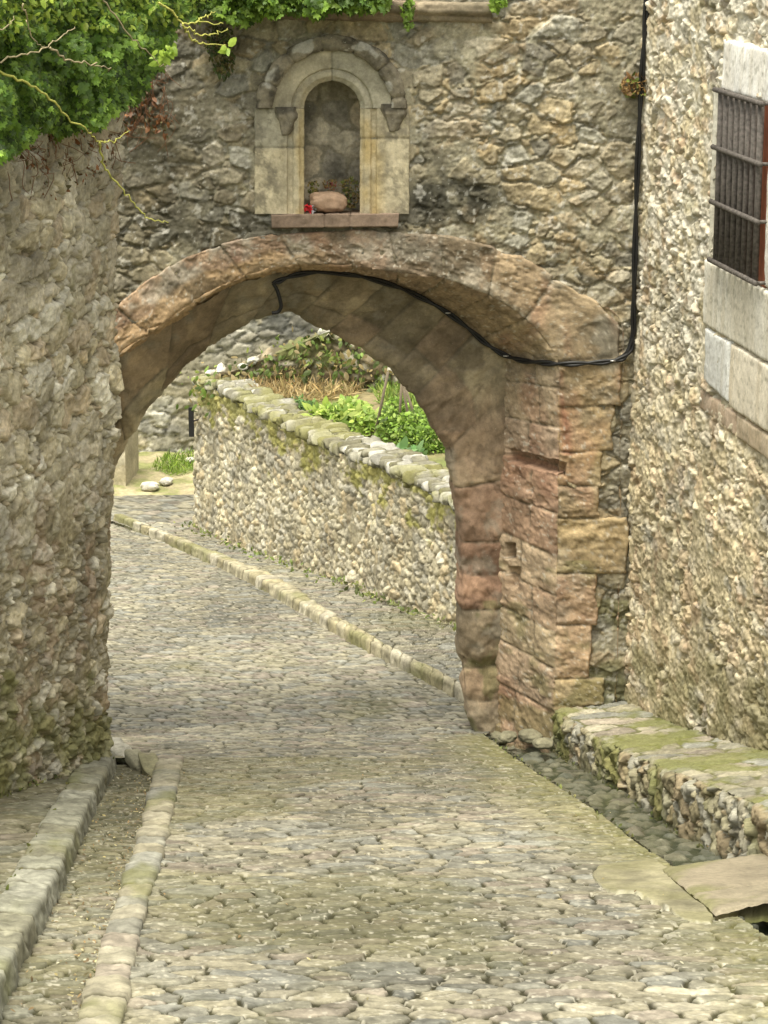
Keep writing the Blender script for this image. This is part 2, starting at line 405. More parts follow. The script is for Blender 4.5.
# edging strip between gutter and road
def edging_fn(seed, L, pal, dark=1., moss=.3):
    def fn(S, T, P, I):
        w = I['tk'][-1]
        k = np.floor(S / L + .25 * vnoise(S * 0 + np.floor(S / L), S * 0, seed)); f = S / L - np.floor(S / L)
        e = np.minimum(f, 1 - f) * L + .01 * fbm(S * 20, T * 20, seed, 2)
        e = np.minimum(e, np.minimum(T, w - T) + .02)
        k = np.floor(S / L)
        h = .02 * (1 - np.exp(-np.clip(e, 0, 1) / .012)) + .016 * (hsh(k, k * 0, seed) - .5) + .016 * fbm(S * 9, T * 14, seed + 3, 5, .6)
        c = pick(pal, hsh(k, k * 0 + 1, seed)) * (1 + .4 * fbm(S * 8, T * 8, seed + 9, 4))[..., None] * dark
        c = c * (1 + .5 * fbm(S * 14, T * 20, seed + 30, 4, .6))[..., None]
        c = mixc(c, (.06, .055, .03), (1 - sstep(.004, .018, e)) * .85)
        c = mixc(c, (.16, .165, .06), sstep(.0, .5, fbm(S * 1.5, T * 4, seed + 20, 4) + moss - .2) * .6)
        return h, c
    return fn
tag(strip('edging_strip', 6.5, 16.55, [strip_l, strip_l, strip_r, strip_r], [-.12, 0.012, .012, -.05], edging_fn(21, .34, PAVE, 1.05), .02, .014, dts=[.02, .012, .02]), 'line of long stones edging the cobbles', kind='structure')
tag(strip('gutter', 6.5, 17.2, [lambda y: kerb_top(y) - .05, lambda y: strip_l(y) + .03], [lambda y: -.055 + 0 * y] * 2, pave_fn(31, .14, .10, 1.0, dark=.82, tilt=.08), .008, .013), 'shallow mossy cobbled gutter', kind='structure')
# left pavement and kerb
kw = .17
tag(strip('kerb', 6.5, 16.5, [lambda y: kerb_top(y) - kw, lambda y: kerb_top(y) - kw + .012, kerb_top, lambda y: kerb_top(y) + .015], [.01, .05, .045, -.1], edging_fn(41, .42, [(.22, .22, .175), (.26, .26, .215), (.20, .195, .145)], 1.0, .15), .02, .012, dts=[.01, .012, .012]), 'kerb of long pale stones', kind='structure')
tag(strip('pavement', 6.5, 17.2, [lambda y: y * 0 - 5.5, lambda y: kerb_top(y) - kw + .01], [.04, .036], pave_fn(51, .30, .26, .5, tilt=.04), .016, .016), 'raised footway of large flat slabs', kind='structure')
# far kerb and far pavement
fk_t = np.linspace(0, len(far_kerb) - 1, 60)
FK = catmull(far_kerb, fk_t); 
def wall_base_at(P):    # matching station on the field wall base
    w = catmull(far_wall, np.linspace(0, len(far_wall) - 1, 60)); return w
FW = wall_base_at(FK)
side = np.array([0, 0, 1.0])
d_in = (FW - FK); d_in[:, 2] = 0; d_in /= np.linalg.norm(d_in, axis=1)[:, None]
def off(P, d, dz): Q = P + d; Q[:, 2] = ground(Q[:, 1]) + dz; return Q
tag(loft('kerb', [off(FK, -d_in * .02, -.06), off(FK, d_in * 0, .10), off(FK, d_in * .17, .105), off(FK, d_in * .19, .03)], .02, .02, edging_fn(61, .3, [(.33, .30, .21), (.28, .25, .16), (.38, .35, .27)], 1.0, .2), M_PAVE, None, (0, 0, 1), 1, False, dts=[.02, .02, .02]), 'mossy kerb beyond the gate', kind='structure')
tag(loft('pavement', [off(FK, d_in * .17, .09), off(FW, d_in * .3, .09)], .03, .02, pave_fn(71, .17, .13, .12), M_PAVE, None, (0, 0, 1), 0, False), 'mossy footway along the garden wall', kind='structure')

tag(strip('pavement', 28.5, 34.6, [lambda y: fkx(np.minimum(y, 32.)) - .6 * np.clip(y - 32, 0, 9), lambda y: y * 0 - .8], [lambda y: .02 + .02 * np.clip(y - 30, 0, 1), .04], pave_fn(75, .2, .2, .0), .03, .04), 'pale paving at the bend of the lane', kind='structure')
# channel with a trickle of water, deeper below the slab bridge
chd = lambda y: -.12 - .42 * np.clip((12.2 - y) / .8, 0, 1)
chw = lambda y: chd(y) + .04
tag(strip('channel', 6.5, 18.6, [chan_l, lambda y: chan_l(y) + .03, lambda y: chan_r(y) + .12], [-.0, chd, chd],
   lambda S, T, P, I: (lambda r: (r[0] * .9, mixc(r[1] * .95, (.06, .08, .035), .35 + 0 * S)))(rubble(P[..., 0], P[..., 1], .13, .17, 81, PAVE, (.05, .05, .03), depth=.05, joint=.015, merge=.2, tilt=.15)), .012, .016, dts=[.02, .012]), 'stony mossy water channel', kind='structure')
Yw = np.linspace(6.5, 18.4, 60)
wr = ground_rows(Yw, [lambda y: chan_l(y) + .01, lambda y: chan_r(y) + .1], [chw, chw])
o = loft('water', wr, .15, .1, lambda S, T, P, I: (0 * S, np.ones(S.shape + (3,)) * .1), M_WATER_M, None, (0, 0, 1), 0, False)
tag(o, 'thin film of water in the channel', kind='structure')

# wide ground sheet under everything
n = 60
gx = np.linspace(-400, 400, n); gy = np.concatenate([np.linspace(-60, 60, 80), np.linspace(65, 900, 40)])
GX, GY = np.meshgrid(gx, gy, indexing='ij'); GZ = ground(GY) - .9; GZ[GY > 60] = ground(60.) - .9
tag(grid_mesh('ground', np.stack([GX, GY, GZ], -1), np.ones(GX.shape + (3,)) * np.array([.12, .14, .06]), M_SOIL), 'grassy land around the lane', kind='structure')

# ================================================================== GATEWAY
YI, YO = YG + .55, YG + .95
E_ = [(40, 820), (40, 480), (50, 392), (78, 330), (112, 292), (150, 262), (190, 240), (235, 230), (300, 224), (345, 222), (385, 223), (432, 226), (482, 236), (530, 252), (580, 275), (632, 308), (640, 352), (640, 372), (638, 430), (637, 485), (636, 560), (632, 705), (630, 790)]
M_ = [(84, 820), (88, 480), (98, 402), (119, 357), (158, 328), (186, 309), (221, 288), (270, 271), (320, 266), (356, 268), (395, 273), (440, 279), (477, 291), (508, 307), (532, 327), (550, 350), (557, 362), (558, 376), (558, 430), (557, 485), (556, 560), (553, 705), (551, 790)]
I_ = [(88, 820), (94, 480), (104, 405), (121, 361), (160, 332), (188, 313), (223, 292), (272, 276), (320, 271), (363, 275), (395, 284), (418, 294), (445, 309), (470, 326), (488, 343), (498, 352), (502, 358), (503, 370), (502, 418), (501, 466), (500, 535), (497, 674), (494, 755)]
O_ = [(92, 820), (99, 520), (112, 462), (132, 427), (151, 400), (171, 377), (200, 352), (238, 328), (283, 309), (312, 321), (335, 332), (362, 349), (390, 368), (410, 390), (426, 409), (435, 424), (440, 433), (444, 442), (450, 456), (454, 478), (460, 537), (463, 676), (481, 757)]
gate = empty('stone_gateway')
tag(gate, 'old rubble stone gateway with a wide reddish arch spanning the lane', 'gateway')
def rowK(px, Y): return np.array([K(x, y, Y) for x, y in px])
Erow, Mrow, Orow = rowK(E_, YG - .042), rowK(M_, YG - .042), rowK(O_, YI)
_iy = np.interp(np.arange(len(I_)), [0, 2, 3, 6, 11, 22], [.55, .45, .06, .10, .55, .55])      # the intrados is chamfered on the left, a deep soffit on the right
Irow = np.array([K(x, y, YG + d) for (x, y), d in zip(I_, _iy)])

# voussoir joints at these x of the M row, then course joints down the right jamb at these y
def s_at(I, Mpx, xs, ys):
    stn = I['stn']; xa = np.array([p[0] for p in Mpx], float); ya = np.array([p[1] for p in Mpx], float)
    out = []
    a = [i for i in range(3, 17)]
    for x in xs: out.append(np.interp(x, xa[a], stn[a]))
    b = [i for i in range(15, len(Mpx))]
    for y in ys: out.append(np.interp(y, ya[b], stn[b]))
    return np.array(out)
VX = [114, 150, 196, 246, 300, 352, 398, 445, 488, 524]
VY = [363, 407, 452, 486, 518, 574, 626, 679, 707]
WID = {}   # block index from the joint list -> how far it reaches outwards (share of E..M), rest is rubble
wvals = [.8, .78, .76, .80, .82, .84, .85, .87, .86, .80, .8, .70, .58, .54, .92, .54, .48, .66, .45, .5, .5]
vcol = [(.32, .22, .15), (.34, .24, .16), (.33, .235, .16), (.34, .24, .165), (.34, .25, .175), (.33, .245, .18), (.33, .25, .18), (.33, .25, .17), (.34, .26, .17), (.37, .29, .19), (.36, .275, .165),
        (.37, .28, .16), (.36, .275, .15), (.36, .27, .165), (.37, .285, .165), (.38, .27, .18), (.38, .275, .18), (.37, .285, .165), (.37, .25, .17), (.3, .23, .16), (.3, .22, .15)]
RY = [388, 428, 470, 515, 556, 596, 632, 668, 712]
rcol = [(.31, .25, .175), (.33, .26, .18), (.34, .26, .19), (.37, .25, .175), (.38, .26, .18), (.40, .31, .215), (.39, .29, .20), (.38, .305, .205), (.39, .295, .21), (.39, .275, .19), (.3, .24, .16)]  # pinkish reveal blocks, made paler than the front to paint in side light
def ring_fn(S, T, P, I):
    h, c = ring_fn0(S, T, P, I)
    c = c * (1 + .4 * fbm(P[..., 0] * 55, P[..., 2] * 55, 320, 3, .7))[..., None]
    h = h - .010 * sstep(.1, .4, fbm(S * 11, T * 11, 321, 5, .65)) + .003 * ridge(S * 22, T * 18, 322, 3)
    return h, c
def ring_fn0(S, T, P, I):
    js = np.concatenate([[-1], s_at(I, M_, VX, VY), [99]])
    Sw = S + .012 * fbm(S * 5, T * 5, 301, 3)
    k = np.searchsorted(js, Sw.ravel()).reshape(S.shape) - 1
    e = np.minimum(Sw - js[k], js[k + 1] - Sw)
    kk = np.clip(k - 1, 0, 20)
    tE, tM, tI = I['tk'][1], I['tk'][2], I['tk'][3]
    wv = np.array(wvals)[kk]
    fr = (T - tE) / (tM - tE)                     # 0 outer edge, 1 arris
    eo = (fr - (1 - wv)) * (tM - tE) + .03 * fbm(P[..., 0] * 8, P[..., 2] * 8, 302, 3)
    onrev = T > tM
    # the reveal has courses of its own with a second joint half way in
    sj = I['stn'][15]; T = T + .0 * S; onrev = (T + .022 * fbm(S * 9, T * 9, 325, 4, .6)) > tM
    jr = np.concatenate([[sj], s_at(I, M_, [], RY), [99]]); rev = onrev & (Sw > sj + .03)
    kr = np.clip(np.searchsorted(jr, Sw.ravel()).reshape(S.shape) - 1, 0, len(jr) - 2)
    er = np.minimum(Sw - jr[kr], jr[kr + 1] - Sw)
    tr = tM + (tI - tM) * (.35 + .35 * hsh(kr, kr * 0, 305))
    e = np.where(rev, np.minimum(er, np.abs(T - tr)), e); k = np.where(rev, 40 + kr, k)
    e = e + .012 * fbm(S * 22, T * 22, 303, 4, .6)
    rnd = 1 - np.exp(-np.clip(e, 0, 1) / .009)
    h = .018 * rnd + .014 * (hsh(k, k * 0 + (rev & (T > tr)), 304) - .5) + .012 * fbm(S * 14, T * 14, 306, 5, .6) - .012
    h = h - .03 * np.clip(fbm(S * 4.5, T * 4.5, 307, 4) - .22, 0, 1)
    ar = np.abs(T - tM); h = h - .022 * np.exp(-ar / .02) * (.6 + 1.4 * np.clip(fbm(S * 6, T * 0, 308, 3) + .3, 0, 1))
    gone = 1 - sstep(-.004, .014, eo)
    h = h * (1 - gone) - .12 * gone
    px, py = proj(P)
    # putlog slot and sockets cut in the reveal
    slot = (px > 509 + 0 * py) & (px < 566) & (np.abs(py - (455 + .26 * (px - 509))) < 6.5)
    hole = (np.abs(px - 511) < 5) & (np.abs(py - 551) < 8); h2 = (np.abs(px - 513) < 6) & (np.abs(py - 577) < 10)
    h = h - .09 * (slot & (T > tM - .08)) - .12 * hole - .06 * h2
    c = np.where(rev[..., None], np.array(rcol, np.float32)[np.clip(kr, 0, 10)], np.array(vcol, np.float32)[kk]) * (1 + .22 * (hsh(k, k * 0 + (rev & (T > tr)) * 3 + 1, 309) - .5))[..., None]
    c = c * (1 + .5 * fbm(S * 9, T * 9, 310, 5, .6))[..., None]
    c = mixc(c, (.42, .40, .34), sstep(-.1, .4, fbm(P[..., 0] * 5, P[..., 2] * 5, 311, 5, .6)) * .6 * (T < tM) * np.clip((420 - py) / 60, .35, 1))     # grey lichen crust on the face
    c = mixc(c, (.34, .18, .12), sstep(.16, .45, fbm(P[..., 0] * 3.5 + 4, P[..., 2] * 2.2, 312, 3)) * .4)
    # orange exfoliated band at the left springing and underside
    left = sstep(380, 260, px) if False else np.clip((380 - px) / 120, 0, 1)
    c = mixc(c, (.44, .31, .18), left * sstep(tM - .19, tM - .13, T + .11 * fbm(S * 5, T * 5, 313, 4)) * .85)
    dk = sstep(.0, .3, fbm(P[..., 0] * 2.5 + 9, P[..., 2] * 3, 314, 4) + np.where((px > 400) & (px < 480), .15, -.12)) * (T < tM)
    c = mixc(c, (.09, .08, .055), dk * .55)
    gr = sstep(.15, .5, fbm(P[..., 0] * 6, P[..., 2] * 6, 315, 4) + np.clip((py - 640) / 150, 0, .5))
    c = mixc(c, (.15, .15, .06), gr * .55 * (py > 560))
    c = mixc(c, (.17, .145, .10), (1 - sstep(-.002, .011, e)) * .8)
    c = mixc(c, (.30, .12, .08), np.exp(-((px - 566) / 7) ** 2) * ((py > 365) & (py < 455)) * .6 * sstep(-.3, .2, fbm(P[..., 0] * 8, P[..., 2] * 5, 316, 3)))
    c = mixc(c, (.55, .52, .45), sstep(.36, .42, fbm(P[..., 0] * 45, P[..., 2] * 45, 317, 3)) * .5)
    return h, c
Ein = Erow + np.array([0, .09, 0])
loft('arch_ring', [Ein, Erow, Mrow, Irow], .010, .010, ring_fn, M_SAND, gate, (0, -1, 0), 2, dts=[.03, .009, .011])

IVX = [125, 160, 205, 250, 300, 330, 362, 392, 415]
IVY = [440, 450, 488, 542, 575, 609, 668, 700]
def inner_fn(S, T, P, I):
    O2 = O_
    stn = I['stn']; xa = np.array([p[0] for p in O2], float); ya = np.array([p[1] for p in O2], float)
    js = [-1]
    for x in IVX: js.append(np.interp(x, xa[2:17], stn[2:17]))
    for y in IVY[1:]: js.append(np.interp(y, ya[16:], stn[16:]))
    js = np.array(js + [99])
    Sw = S + .02 * fbm(S * 4, T * 4, 331, 3)
    k = np.searchsorted(js, Sw.ravel()).reshape(S.shape) - 1
    T = T - I['tk'][1]; tO = I['tk'][2] - I['tk'][1]; w = tO
    tj = w * (.45 + .3 * hsh(k, k * 0, 335)); low = k > 9
    tj = np.where(low, -1, tj)
    e = np.minimum(np.minimum(Sw - js[k], js[k + 1] - Sw), np.abs(T - tj) + .0) + .008 * fbm(S * 20, T * 20, 333, 3)
    e = np.where((T < tj * .9) & ~low, np.minimum(e, .02 + .05 * np.abs(fbm(S * 10, T * 10, 336, 3))), e)
    b = k * 2 + (T > tj)
    pl = sstep(.02, .06, fbm(P[..., 0] * 3.2, P[..., 2] * 3.2, 344, 5, .6))
    h = .016 * (1 - np.exp(-np.clip(e, 0, 1) / .010)) + .018 * (hsh(b, b * 0, 334) - .5) + .03 * fbm(S * 6, T * 6, 337, 3, .5) + .014 * ridge(P[..., 0] * 9, P[..., 2] * 9, 345, 4) + .008 * pl
    ar = np.abs(T - tO); h = h - .03 * np.exp(-ar / .025) * (.4 + 1.6 * np.clip(fbm(S * 5, T * 0, 338, 3) + .3, 0, 1))
    px, py = proj(P)
    h = h + .05 * np.exp(-((py - 632) / 24) ** 2 - ((px - 480) / 12) ** 2) - .04 * np.exp(-((py - 664) / 7) ** 2)
    pal = [(.28, .23, .155), (.32, .27, .19), (.26, .22, .15), (.34, .29, .20), (.29, .225, .155)]
    c = pick(pal, hsh(b, b * 0 + 2, 339))
    jc = pick([(.30, .205, .145), (.33, .26, .175), (.28, .18, .125), (.33, .265, .185), (.28, .23, .165)], hsh(b, b * 0 + 6, 340))
    nz = 26 * fbm(P[..., 0] * 5, P[..., 2] * 5, 343, 4)
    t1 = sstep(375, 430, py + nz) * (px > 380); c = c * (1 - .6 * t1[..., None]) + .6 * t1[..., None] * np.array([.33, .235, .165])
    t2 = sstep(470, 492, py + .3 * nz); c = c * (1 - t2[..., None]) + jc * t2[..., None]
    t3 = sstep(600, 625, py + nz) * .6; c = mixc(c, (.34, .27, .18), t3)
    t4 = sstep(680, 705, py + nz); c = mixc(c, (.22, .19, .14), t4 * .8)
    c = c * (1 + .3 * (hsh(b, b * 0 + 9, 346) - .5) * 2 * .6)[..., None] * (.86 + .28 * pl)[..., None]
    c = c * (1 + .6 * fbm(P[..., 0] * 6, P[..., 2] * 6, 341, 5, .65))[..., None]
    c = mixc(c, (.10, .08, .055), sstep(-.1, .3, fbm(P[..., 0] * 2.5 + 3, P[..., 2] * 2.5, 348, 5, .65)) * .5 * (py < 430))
    c = mixc(c, (.30, .28, .23), sstep(.15, .4, fbm(P[..., 0] * 4 + 5, P[..., 2] * 4, 347, 5, .6)) * .5)
    c = mixc(c, (.14, .15, .06), sstep(.1, .4, fbm(P[..., 0] * 6, P[..., 2] * 6, 342, 4) + np.clip((py - 680) / 150, 0, .5)) * .6 * (py > 600))
    c = mixc(c, (.12, .105, .075), (1 - sstep(-.002, .012, e)) * .75)
    return h, c
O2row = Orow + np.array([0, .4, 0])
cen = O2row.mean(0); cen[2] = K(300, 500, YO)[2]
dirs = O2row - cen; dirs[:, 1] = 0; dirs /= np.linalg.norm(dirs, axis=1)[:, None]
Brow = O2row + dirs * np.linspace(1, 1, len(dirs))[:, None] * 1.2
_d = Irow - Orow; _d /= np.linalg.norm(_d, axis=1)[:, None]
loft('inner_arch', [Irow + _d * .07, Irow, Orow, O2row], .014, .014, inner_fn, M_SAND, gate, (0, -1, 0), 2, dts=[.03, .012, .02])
def back_fn(S, T, P, I):
    h, c, st, e = rubble(P[..., 0], P[..., 2], .17, .12, 350, BROWN, (.2, .18, .13)); return h, c
loft('rear_wall', [O2row, Brow], .03, .03, back_fn, M_FACADE, gate, (0, 1, 0), 0)

# niche position (pixels on the facade plane, used for the opening and its dressings)
NCX, NCY, NR = 332.0, 108.0, 28.0
def inpoly(X, Z, poly):
    ins = np.zeros(X.shape, bool); n = len(poly); j = n - 1
    for i in range(n):
        xi, zi = poly[i]; xj, zj = poly[j]
        c = ((zi > Z) != (zj > Z)) & (X < (xj - xi) * (Z - zi) / (zj - zi + 1e-12) + xi); ins ^= c; j = i
    return ins
hole_px = [(x + (-6 if x < 330 else 8) * (0.6 if 200 < x < 450 else 1), y - (9 if y < 340 else 0)) for x, y in M_]
Mp = rowK(hole_px, YG)
hole = [(p[0], p[2]) for p in Mp]
nhole = [K(300, 215, YG), K(300, 108, YG)] + [K(NCX + 33 * math.cos(a), NCY - 33 * math.sin(a), YG) for a in np.linspace(math.pi, 0, 15)] + [K(364, 108, YG), K(364, 215, YG)]
nhole = [(p[0], p[2]) for p in nhole]
XR = 1.816
ztop = K(384, -75, YG)[2]; zbot = -5.3
ux = np.arange(-4.2, XR + .06, .0085); uz = np.arange(zbot, ztop, .0085)
X, Z = np.meshgrid(ux, uz, indexing='ij')
P = np.stack([X, np.full_like(X, YG), Z], -1); px, py = proj(P)
hA, cA, stA, eA = mixed(X, Z, .20, .145, 401, [tuple(q_ * 1.13 for q_ in t_) for t_ in BROWN], (.30, .28, .205), .026, .022, .04, .42, .16, .007, .24, .16, .012)
# squared blocks near the top left of the cornice, smoothing of mortar
cA = cA * (1.0 + .45 * fbm(X * 1.1, Z * 1.1, 411, 4))[..., None]
lf = sstep(260, 140, px) if False else np.clip((300 - px) / 140, 0, 1)
dirt = np.clip(sstep(-.1, .35, fbm(X * 2.2, Z * 2.8, 412, 5, .6) + .22 * lf) * (.25 + .6 * lf), 0, 1)
cA = mixc(cA, (.085, .078, .055), dirt * .7)
oc = sstep(.18, .32, fbm(X * 3.1 + 3, Z * 3.6, 413, 3)); cA = mixc(cA, (.36, .24, .10), oc * .3 * stA * np.clip((px - 420) / 60, 0, 1))
stain = np.exp(-((px - 455) / 42) ** 2 - ((py - 196 + (px - 455) * .15) / 26) ** 2) * (1.5 + 2.2 * fbm(X * 6, Z * 6, 414, 4))
cA = mixc(cA, (.035, .035, .028), np.clip(stain, 0, .85))
st2 = sstep(.12, .4, fbm(X * 1.6 + 20, Z * 2.6, 418, 5, .6) + .25 * np.exp(-((py - 225) / 22) ** 2)); cA = mixc(cA, (.07, .066, .05), st2 * .6 * (1 - np.clip((px - 480) / 120, 0, .8)))
cA = mixc(cA, (.12, .125, .05), sstep(.15, .45, fbm(X * 4, Z * 4, 415, 4) + np.clip((py - 620) / 200, 0, .5)) * .6 * (py > 560))
cA = mixc(cA, (.55, .54, .5), sstep(.33, .38, fbm(X * 22, Z * 22, 416, 3)) * .4)
hA = hA + .03 * fbm(X * 1.2, Z * 1.2, 417, 2)
_er = [(p[0], p[2]) for p in rowK(E_[2:19], YG)]
hA = np.where(inpoly(X, Z, _er), np.minimum(hA, .032), hA); hA = np.where((px > 250) & (px < 414) & (py > 28) & (py < 232), np.minimum(hA, .018), hA)
P[..., 1] -= hA
msk = ~inpoly(X, Z, hole) & ~inpoly(X, Z, nhole)
grid_mesh('rubble_wall', P, cA, M_FACADE, gate, msk)
# thickness: top and rear faces of the gate wall
def box_mesh(name, x0, x1, y0, y1, z0, z1, mat, parent=None):
    V = [(x, y, z) for x in (x0, x1) for y in (y0, y1) for z in (z0, z1)]
    F = [(0, 1, 3, 2), (4, 6, 7, 5), (0, 4, 5, 1), (2, 3, 7, 6), (0, 2, 6, 4), (1, 5, 7, 3)]
    return raw_mesh(name, np.array(V), F, mat, parent, np.ones((8, 3)) * .2, False)
box_mesh('wall_core', -4.2, 1.86, YG + .5, YG + .93, K(0, 150, YG)[2], ztop - .02, M_FACADE, gate)

# cornice moulding high on the facade
def cornice_fn(S, T, P, I):
    L = .55; k = np.floor(S / L); f = S / L - k; e = np.minimum(f, 1 - f) * L
    h = .012 * (1 - np.exp(-e / .01)) + .01 * fbm(S * 15, T * 15, 430, 5, .6)
    c = pick([(.30, .25, .18), (.28, .22, .16), (.33, .27, .20)], hsh(k, k * 0, 431)) * (1 + .6 * fbm(S * 8, T * 8, 432, 5))[..., None]
    c = mixc(c, (.1, .09, .06), sstep(.05, .4, fbm(S * 4, T * 9, 433, 4)) * .5)
    return h, c
def line_row(p, q, Y, n=12): return np.array([K(p[0] + (q[0] - p[0]) * t, p[1] + (q[1] - p[1]) * t, Y) for t in np.linspace(0, 1, n)])
a0, a1 = (180, 1), (492, 7)
sh = lambda p, d: (p[0], p[1] + d)
loft('cornice', [line_row(sh(a0, -4), sh(a1, -4), YG + .05), line_row(sh(a0, -2), sh(a1, -2), YG - .12), line_row(sh(a0, 5), sh(a1, 5), YG - .12), line_row(sh(a0, 9), sh(a1, 9), YG - .07), line_row(sh(a0, 13), sh(a1, 13), YG - .06), line_row(sh(a0, 17), sh(a1, 17), YG + .05)], .012, .01, cornice_fn, M_FACADE, gate, (0, -1, 0), 2)

# niche: jamb blocks, arch moulding, hood mould with corbels, sill, back
niche = bpy.data.objects.new('niche', None); link(niche, gate)
PLB = [(.43, .39, .29), (.47, .42, .30), (.41, .385, .30)]
def dress_fn(seed, joints, yellow=1.0, amp=.006, crust=.5, outer0=True):
    def fn(S, T, P, I):
        e = np.full(S.shape, 9.)
        for j in joints: e = np.minimum(e, np.abs(S - j * I['S1'][-1]))
        k = np.zeros(S.shape)
        for j in joints: k += S > j * I['S1'][-1]
        h = amp * fbm(S * 22, T * 22, seed, 5, .6) - .010 * np.exp(-e / .006)
        c = pick(PLB, hsh(k, k * 0, seed + 1)) * (1 + .45 * fbm(S * 12, T * 12, seed + 2, 5, .6))[..., None]
        w = I['tk'][-1]
        px, py = proj(P)
        d = np.abs(px - NCX)
        c = mixc(c, (.50, .37, .15), yellow * np.clip(1.25 - np.abs(d - 38) / 14, 0, 1) * sstep(-.25, .25, fbm(P[..., 0] * 9, P[..., 2] * 3, seed + 3, 3)) * .7)
        c = mixc(c, (.12, .11, .085), crust * 1.2 * sstep(-.1, .35, fbm(P[..., 0] * 10, P[..., 2] * 10, seed + 4, 5, .7)) * np.clip((d - 40) / 16, 0, 1))
        c = mixc(c, (.10, .09, .06), .6 * np.exp(-e / .006))
        return h, c
    return fn
yF, yD = YG - .04, YG + .36
def jamb_rows(sgn, ya, yb, wide=50):
    offs = [(wide, YG + .02), (wide - 1, yF), (17, yF), (16, yF + .018), (12, yF + .02), (10, yF - .002), (5, yF + .0), (3, yF + .018), (0, yF + .028), (0, yF + .1), (0, yD)]
    ys = np.linspace(ya, yb, 8)
    return [np.array([K(NCX + sgn * (NR + o_), y, Y) for y in ys]) for o_, Y in offs]
for sgn, jj in ((-1, (.37,)), (1, (.28,))):
    loft('jamb_block', jamb_rows(sgn, 108.5, 214), .009, .009, dress_fn(440 + sgn, jj), M_SAND, niche, (0, -1, 0), 2, False, dts=[.03, .008, .006, .006, .006, .006, .006, .006, .02, .03])
angs = np.linspace(math.pi, 0, 25)
def arch_row(r, Y): return np.array([K(NCX + (r) * math.cos(a), NCY - r * .97 * math.sin(a), Y) for a in angs])
loft('niche_arch', [arch_row(61, YG + .02), arch_row(60, yF), arch_row(NR + 13, yF), arch_row(NR + 12, yF + .02), arch_row(NR + 9, yF + .002), arch_row(NR + 5, yF), arch_row(NR + 2, yF + .02), arch_row(NR, yF + .03), arch_row(NR, yD)], .009, .009, dress_fn(450, (.5,), .55, crust=.15), M_SAND, niche, (0, -1, 0), 2, dts=[.03, .008, .006, .006, .006, .006, .006, .03])
def hood_fn(S, T, P, I):
    n = 6; L = I['S1'][-1] / n; k = np.floor(S / L + .3); f = S / L + .3 - k; e = np.minimum(f, 1 - f) * L
    h = -.02 * np.exp(-e / .008) + .016 * fbm(S * 9, T * 9, 460, 5, .6) + .012 * (hsh(k, k * 0, 461) - .5)
    c = np.array((.23, .205, .155)) * (1 + .7 * fbm(S * 9, T * 9, 462, 5, .65))[..., None]
    c = mixc(c, (.50, .49, .45), sstep(.24, .34, fbm(S * 5 + 2, T * 7, 463, 4)) * .7)
    c = mixc(c, (.06, .055, .045), sstep(.1, .3, fbm(S * 7 + 8, T * 10, 464, 4)) * .8)
    return h, c
loft('hood_mould', [arch_row(75, YG + .03), arch_row(75, yF - .04), arch_row(71, yF - .055), arch_row(62, yF - .05), arch_row(59, yF - .03), arch_row(59, yF + .02)], .009, .009, hood_fn, M_FACADE, niche, (0, -1, 0), 2)
def corbel_fn(S, T, P, I):
    h = .016 * fbm(S * 12, T * 12, 466, 4, .6); c = np.array((.19, .17, .13)) * (1 + .8 * fbm(S * 11, T * 11, 467, 5, .65))[..., None]
    return h, mixc(c, (.05, .047, .04), sstep(.0, .25, fbm(S * 8, T * 8, 468, 4)) * .6)
def corbel(cx, w, y0, y1):
    ks = np.linspace(0, 1, 10); rows = []
    prof = lambda t: (1 if t < .3 else 1 - .75 * ((t - .3) / .7) ** .9)
    for q, Yq in ((-1.02, YG + .03), (-1, YG - .03), (-.7, YG - .075), (.7, YG - .075), (1, YG - .03), (1.02, YG + .03)):
        rows.append(np.array([K(cx + q * w * prof(t), y0 + (y1 - y0) * t, YG + (Yq - YG) * (.35 + .65 * prof(t)) if t < .97 else YG + .02) for t in ks]))
    loft('corbel', rows, .009, .009, corbel_fn, M_FACADE, niche, (0, -1, 0), 2, False)
corbel(286, 12, 107, 138); corbel(394, 14, 104, 134)
def sill_fn(S, T, P, I):
    L = I['S1'][-1]; e = np.minimum(np.abs(S - .42 * L), np.abs(S - .62 * L)); k = (S > .42 * L) * 1. + (S > .62 * L)
    h = -.012 * np.exp(-e / .006) + .006 * fbm(S * 20, T * 20, 470, 4)
    return h, np.array((.235, .175, .135)) * (1 + .2 * (k - 1) * .6 + .4 * fbm(S * 10, T * 10, 471, 5))[..., None]
loft('sill', [line_row((271, 211), (399, 209.5), YG + .38), line_row((271, 215), (399, 213.5), yF - .05), line_row((272, 228), (398, 226.5), yF - .05), line_row((272, 229), (398, 227.5), YG + .03)], .009, .009, sill_fn, M_SAND, niche, (0, -1, 0), 2, False)
ux2 = np.linspace(K(300, 150, yD)[0], K(366, 150, yD)[0], 70); uz2 = np.linspace(K(332, 222, yD)[2], K(332, 70, yD)[2], 140)
X2, Z2 = np.meshgrid(ux2, uz2, indexing='ij'); h2, c2, s2, e2 = rubble(X2, Z2, .22, .2, 480, [(.43, .40, .33), (.38, .36, .31), (.45, .40, .31)], (.30, .28, .22), depth=.02, joint=.01, merge=.3)
c2 = c2 * (1 + .6 * fbm(X2 * 6, Z2 * 4, 481, 4))[..., None]
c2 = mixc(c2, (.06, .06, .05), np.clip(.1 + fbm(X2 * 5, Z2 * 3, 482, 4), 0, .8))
grid_mesh('niche_back', np.stack([X2, yD - .01 - h2, Z2], -1), c2, M_FACADE, niche)

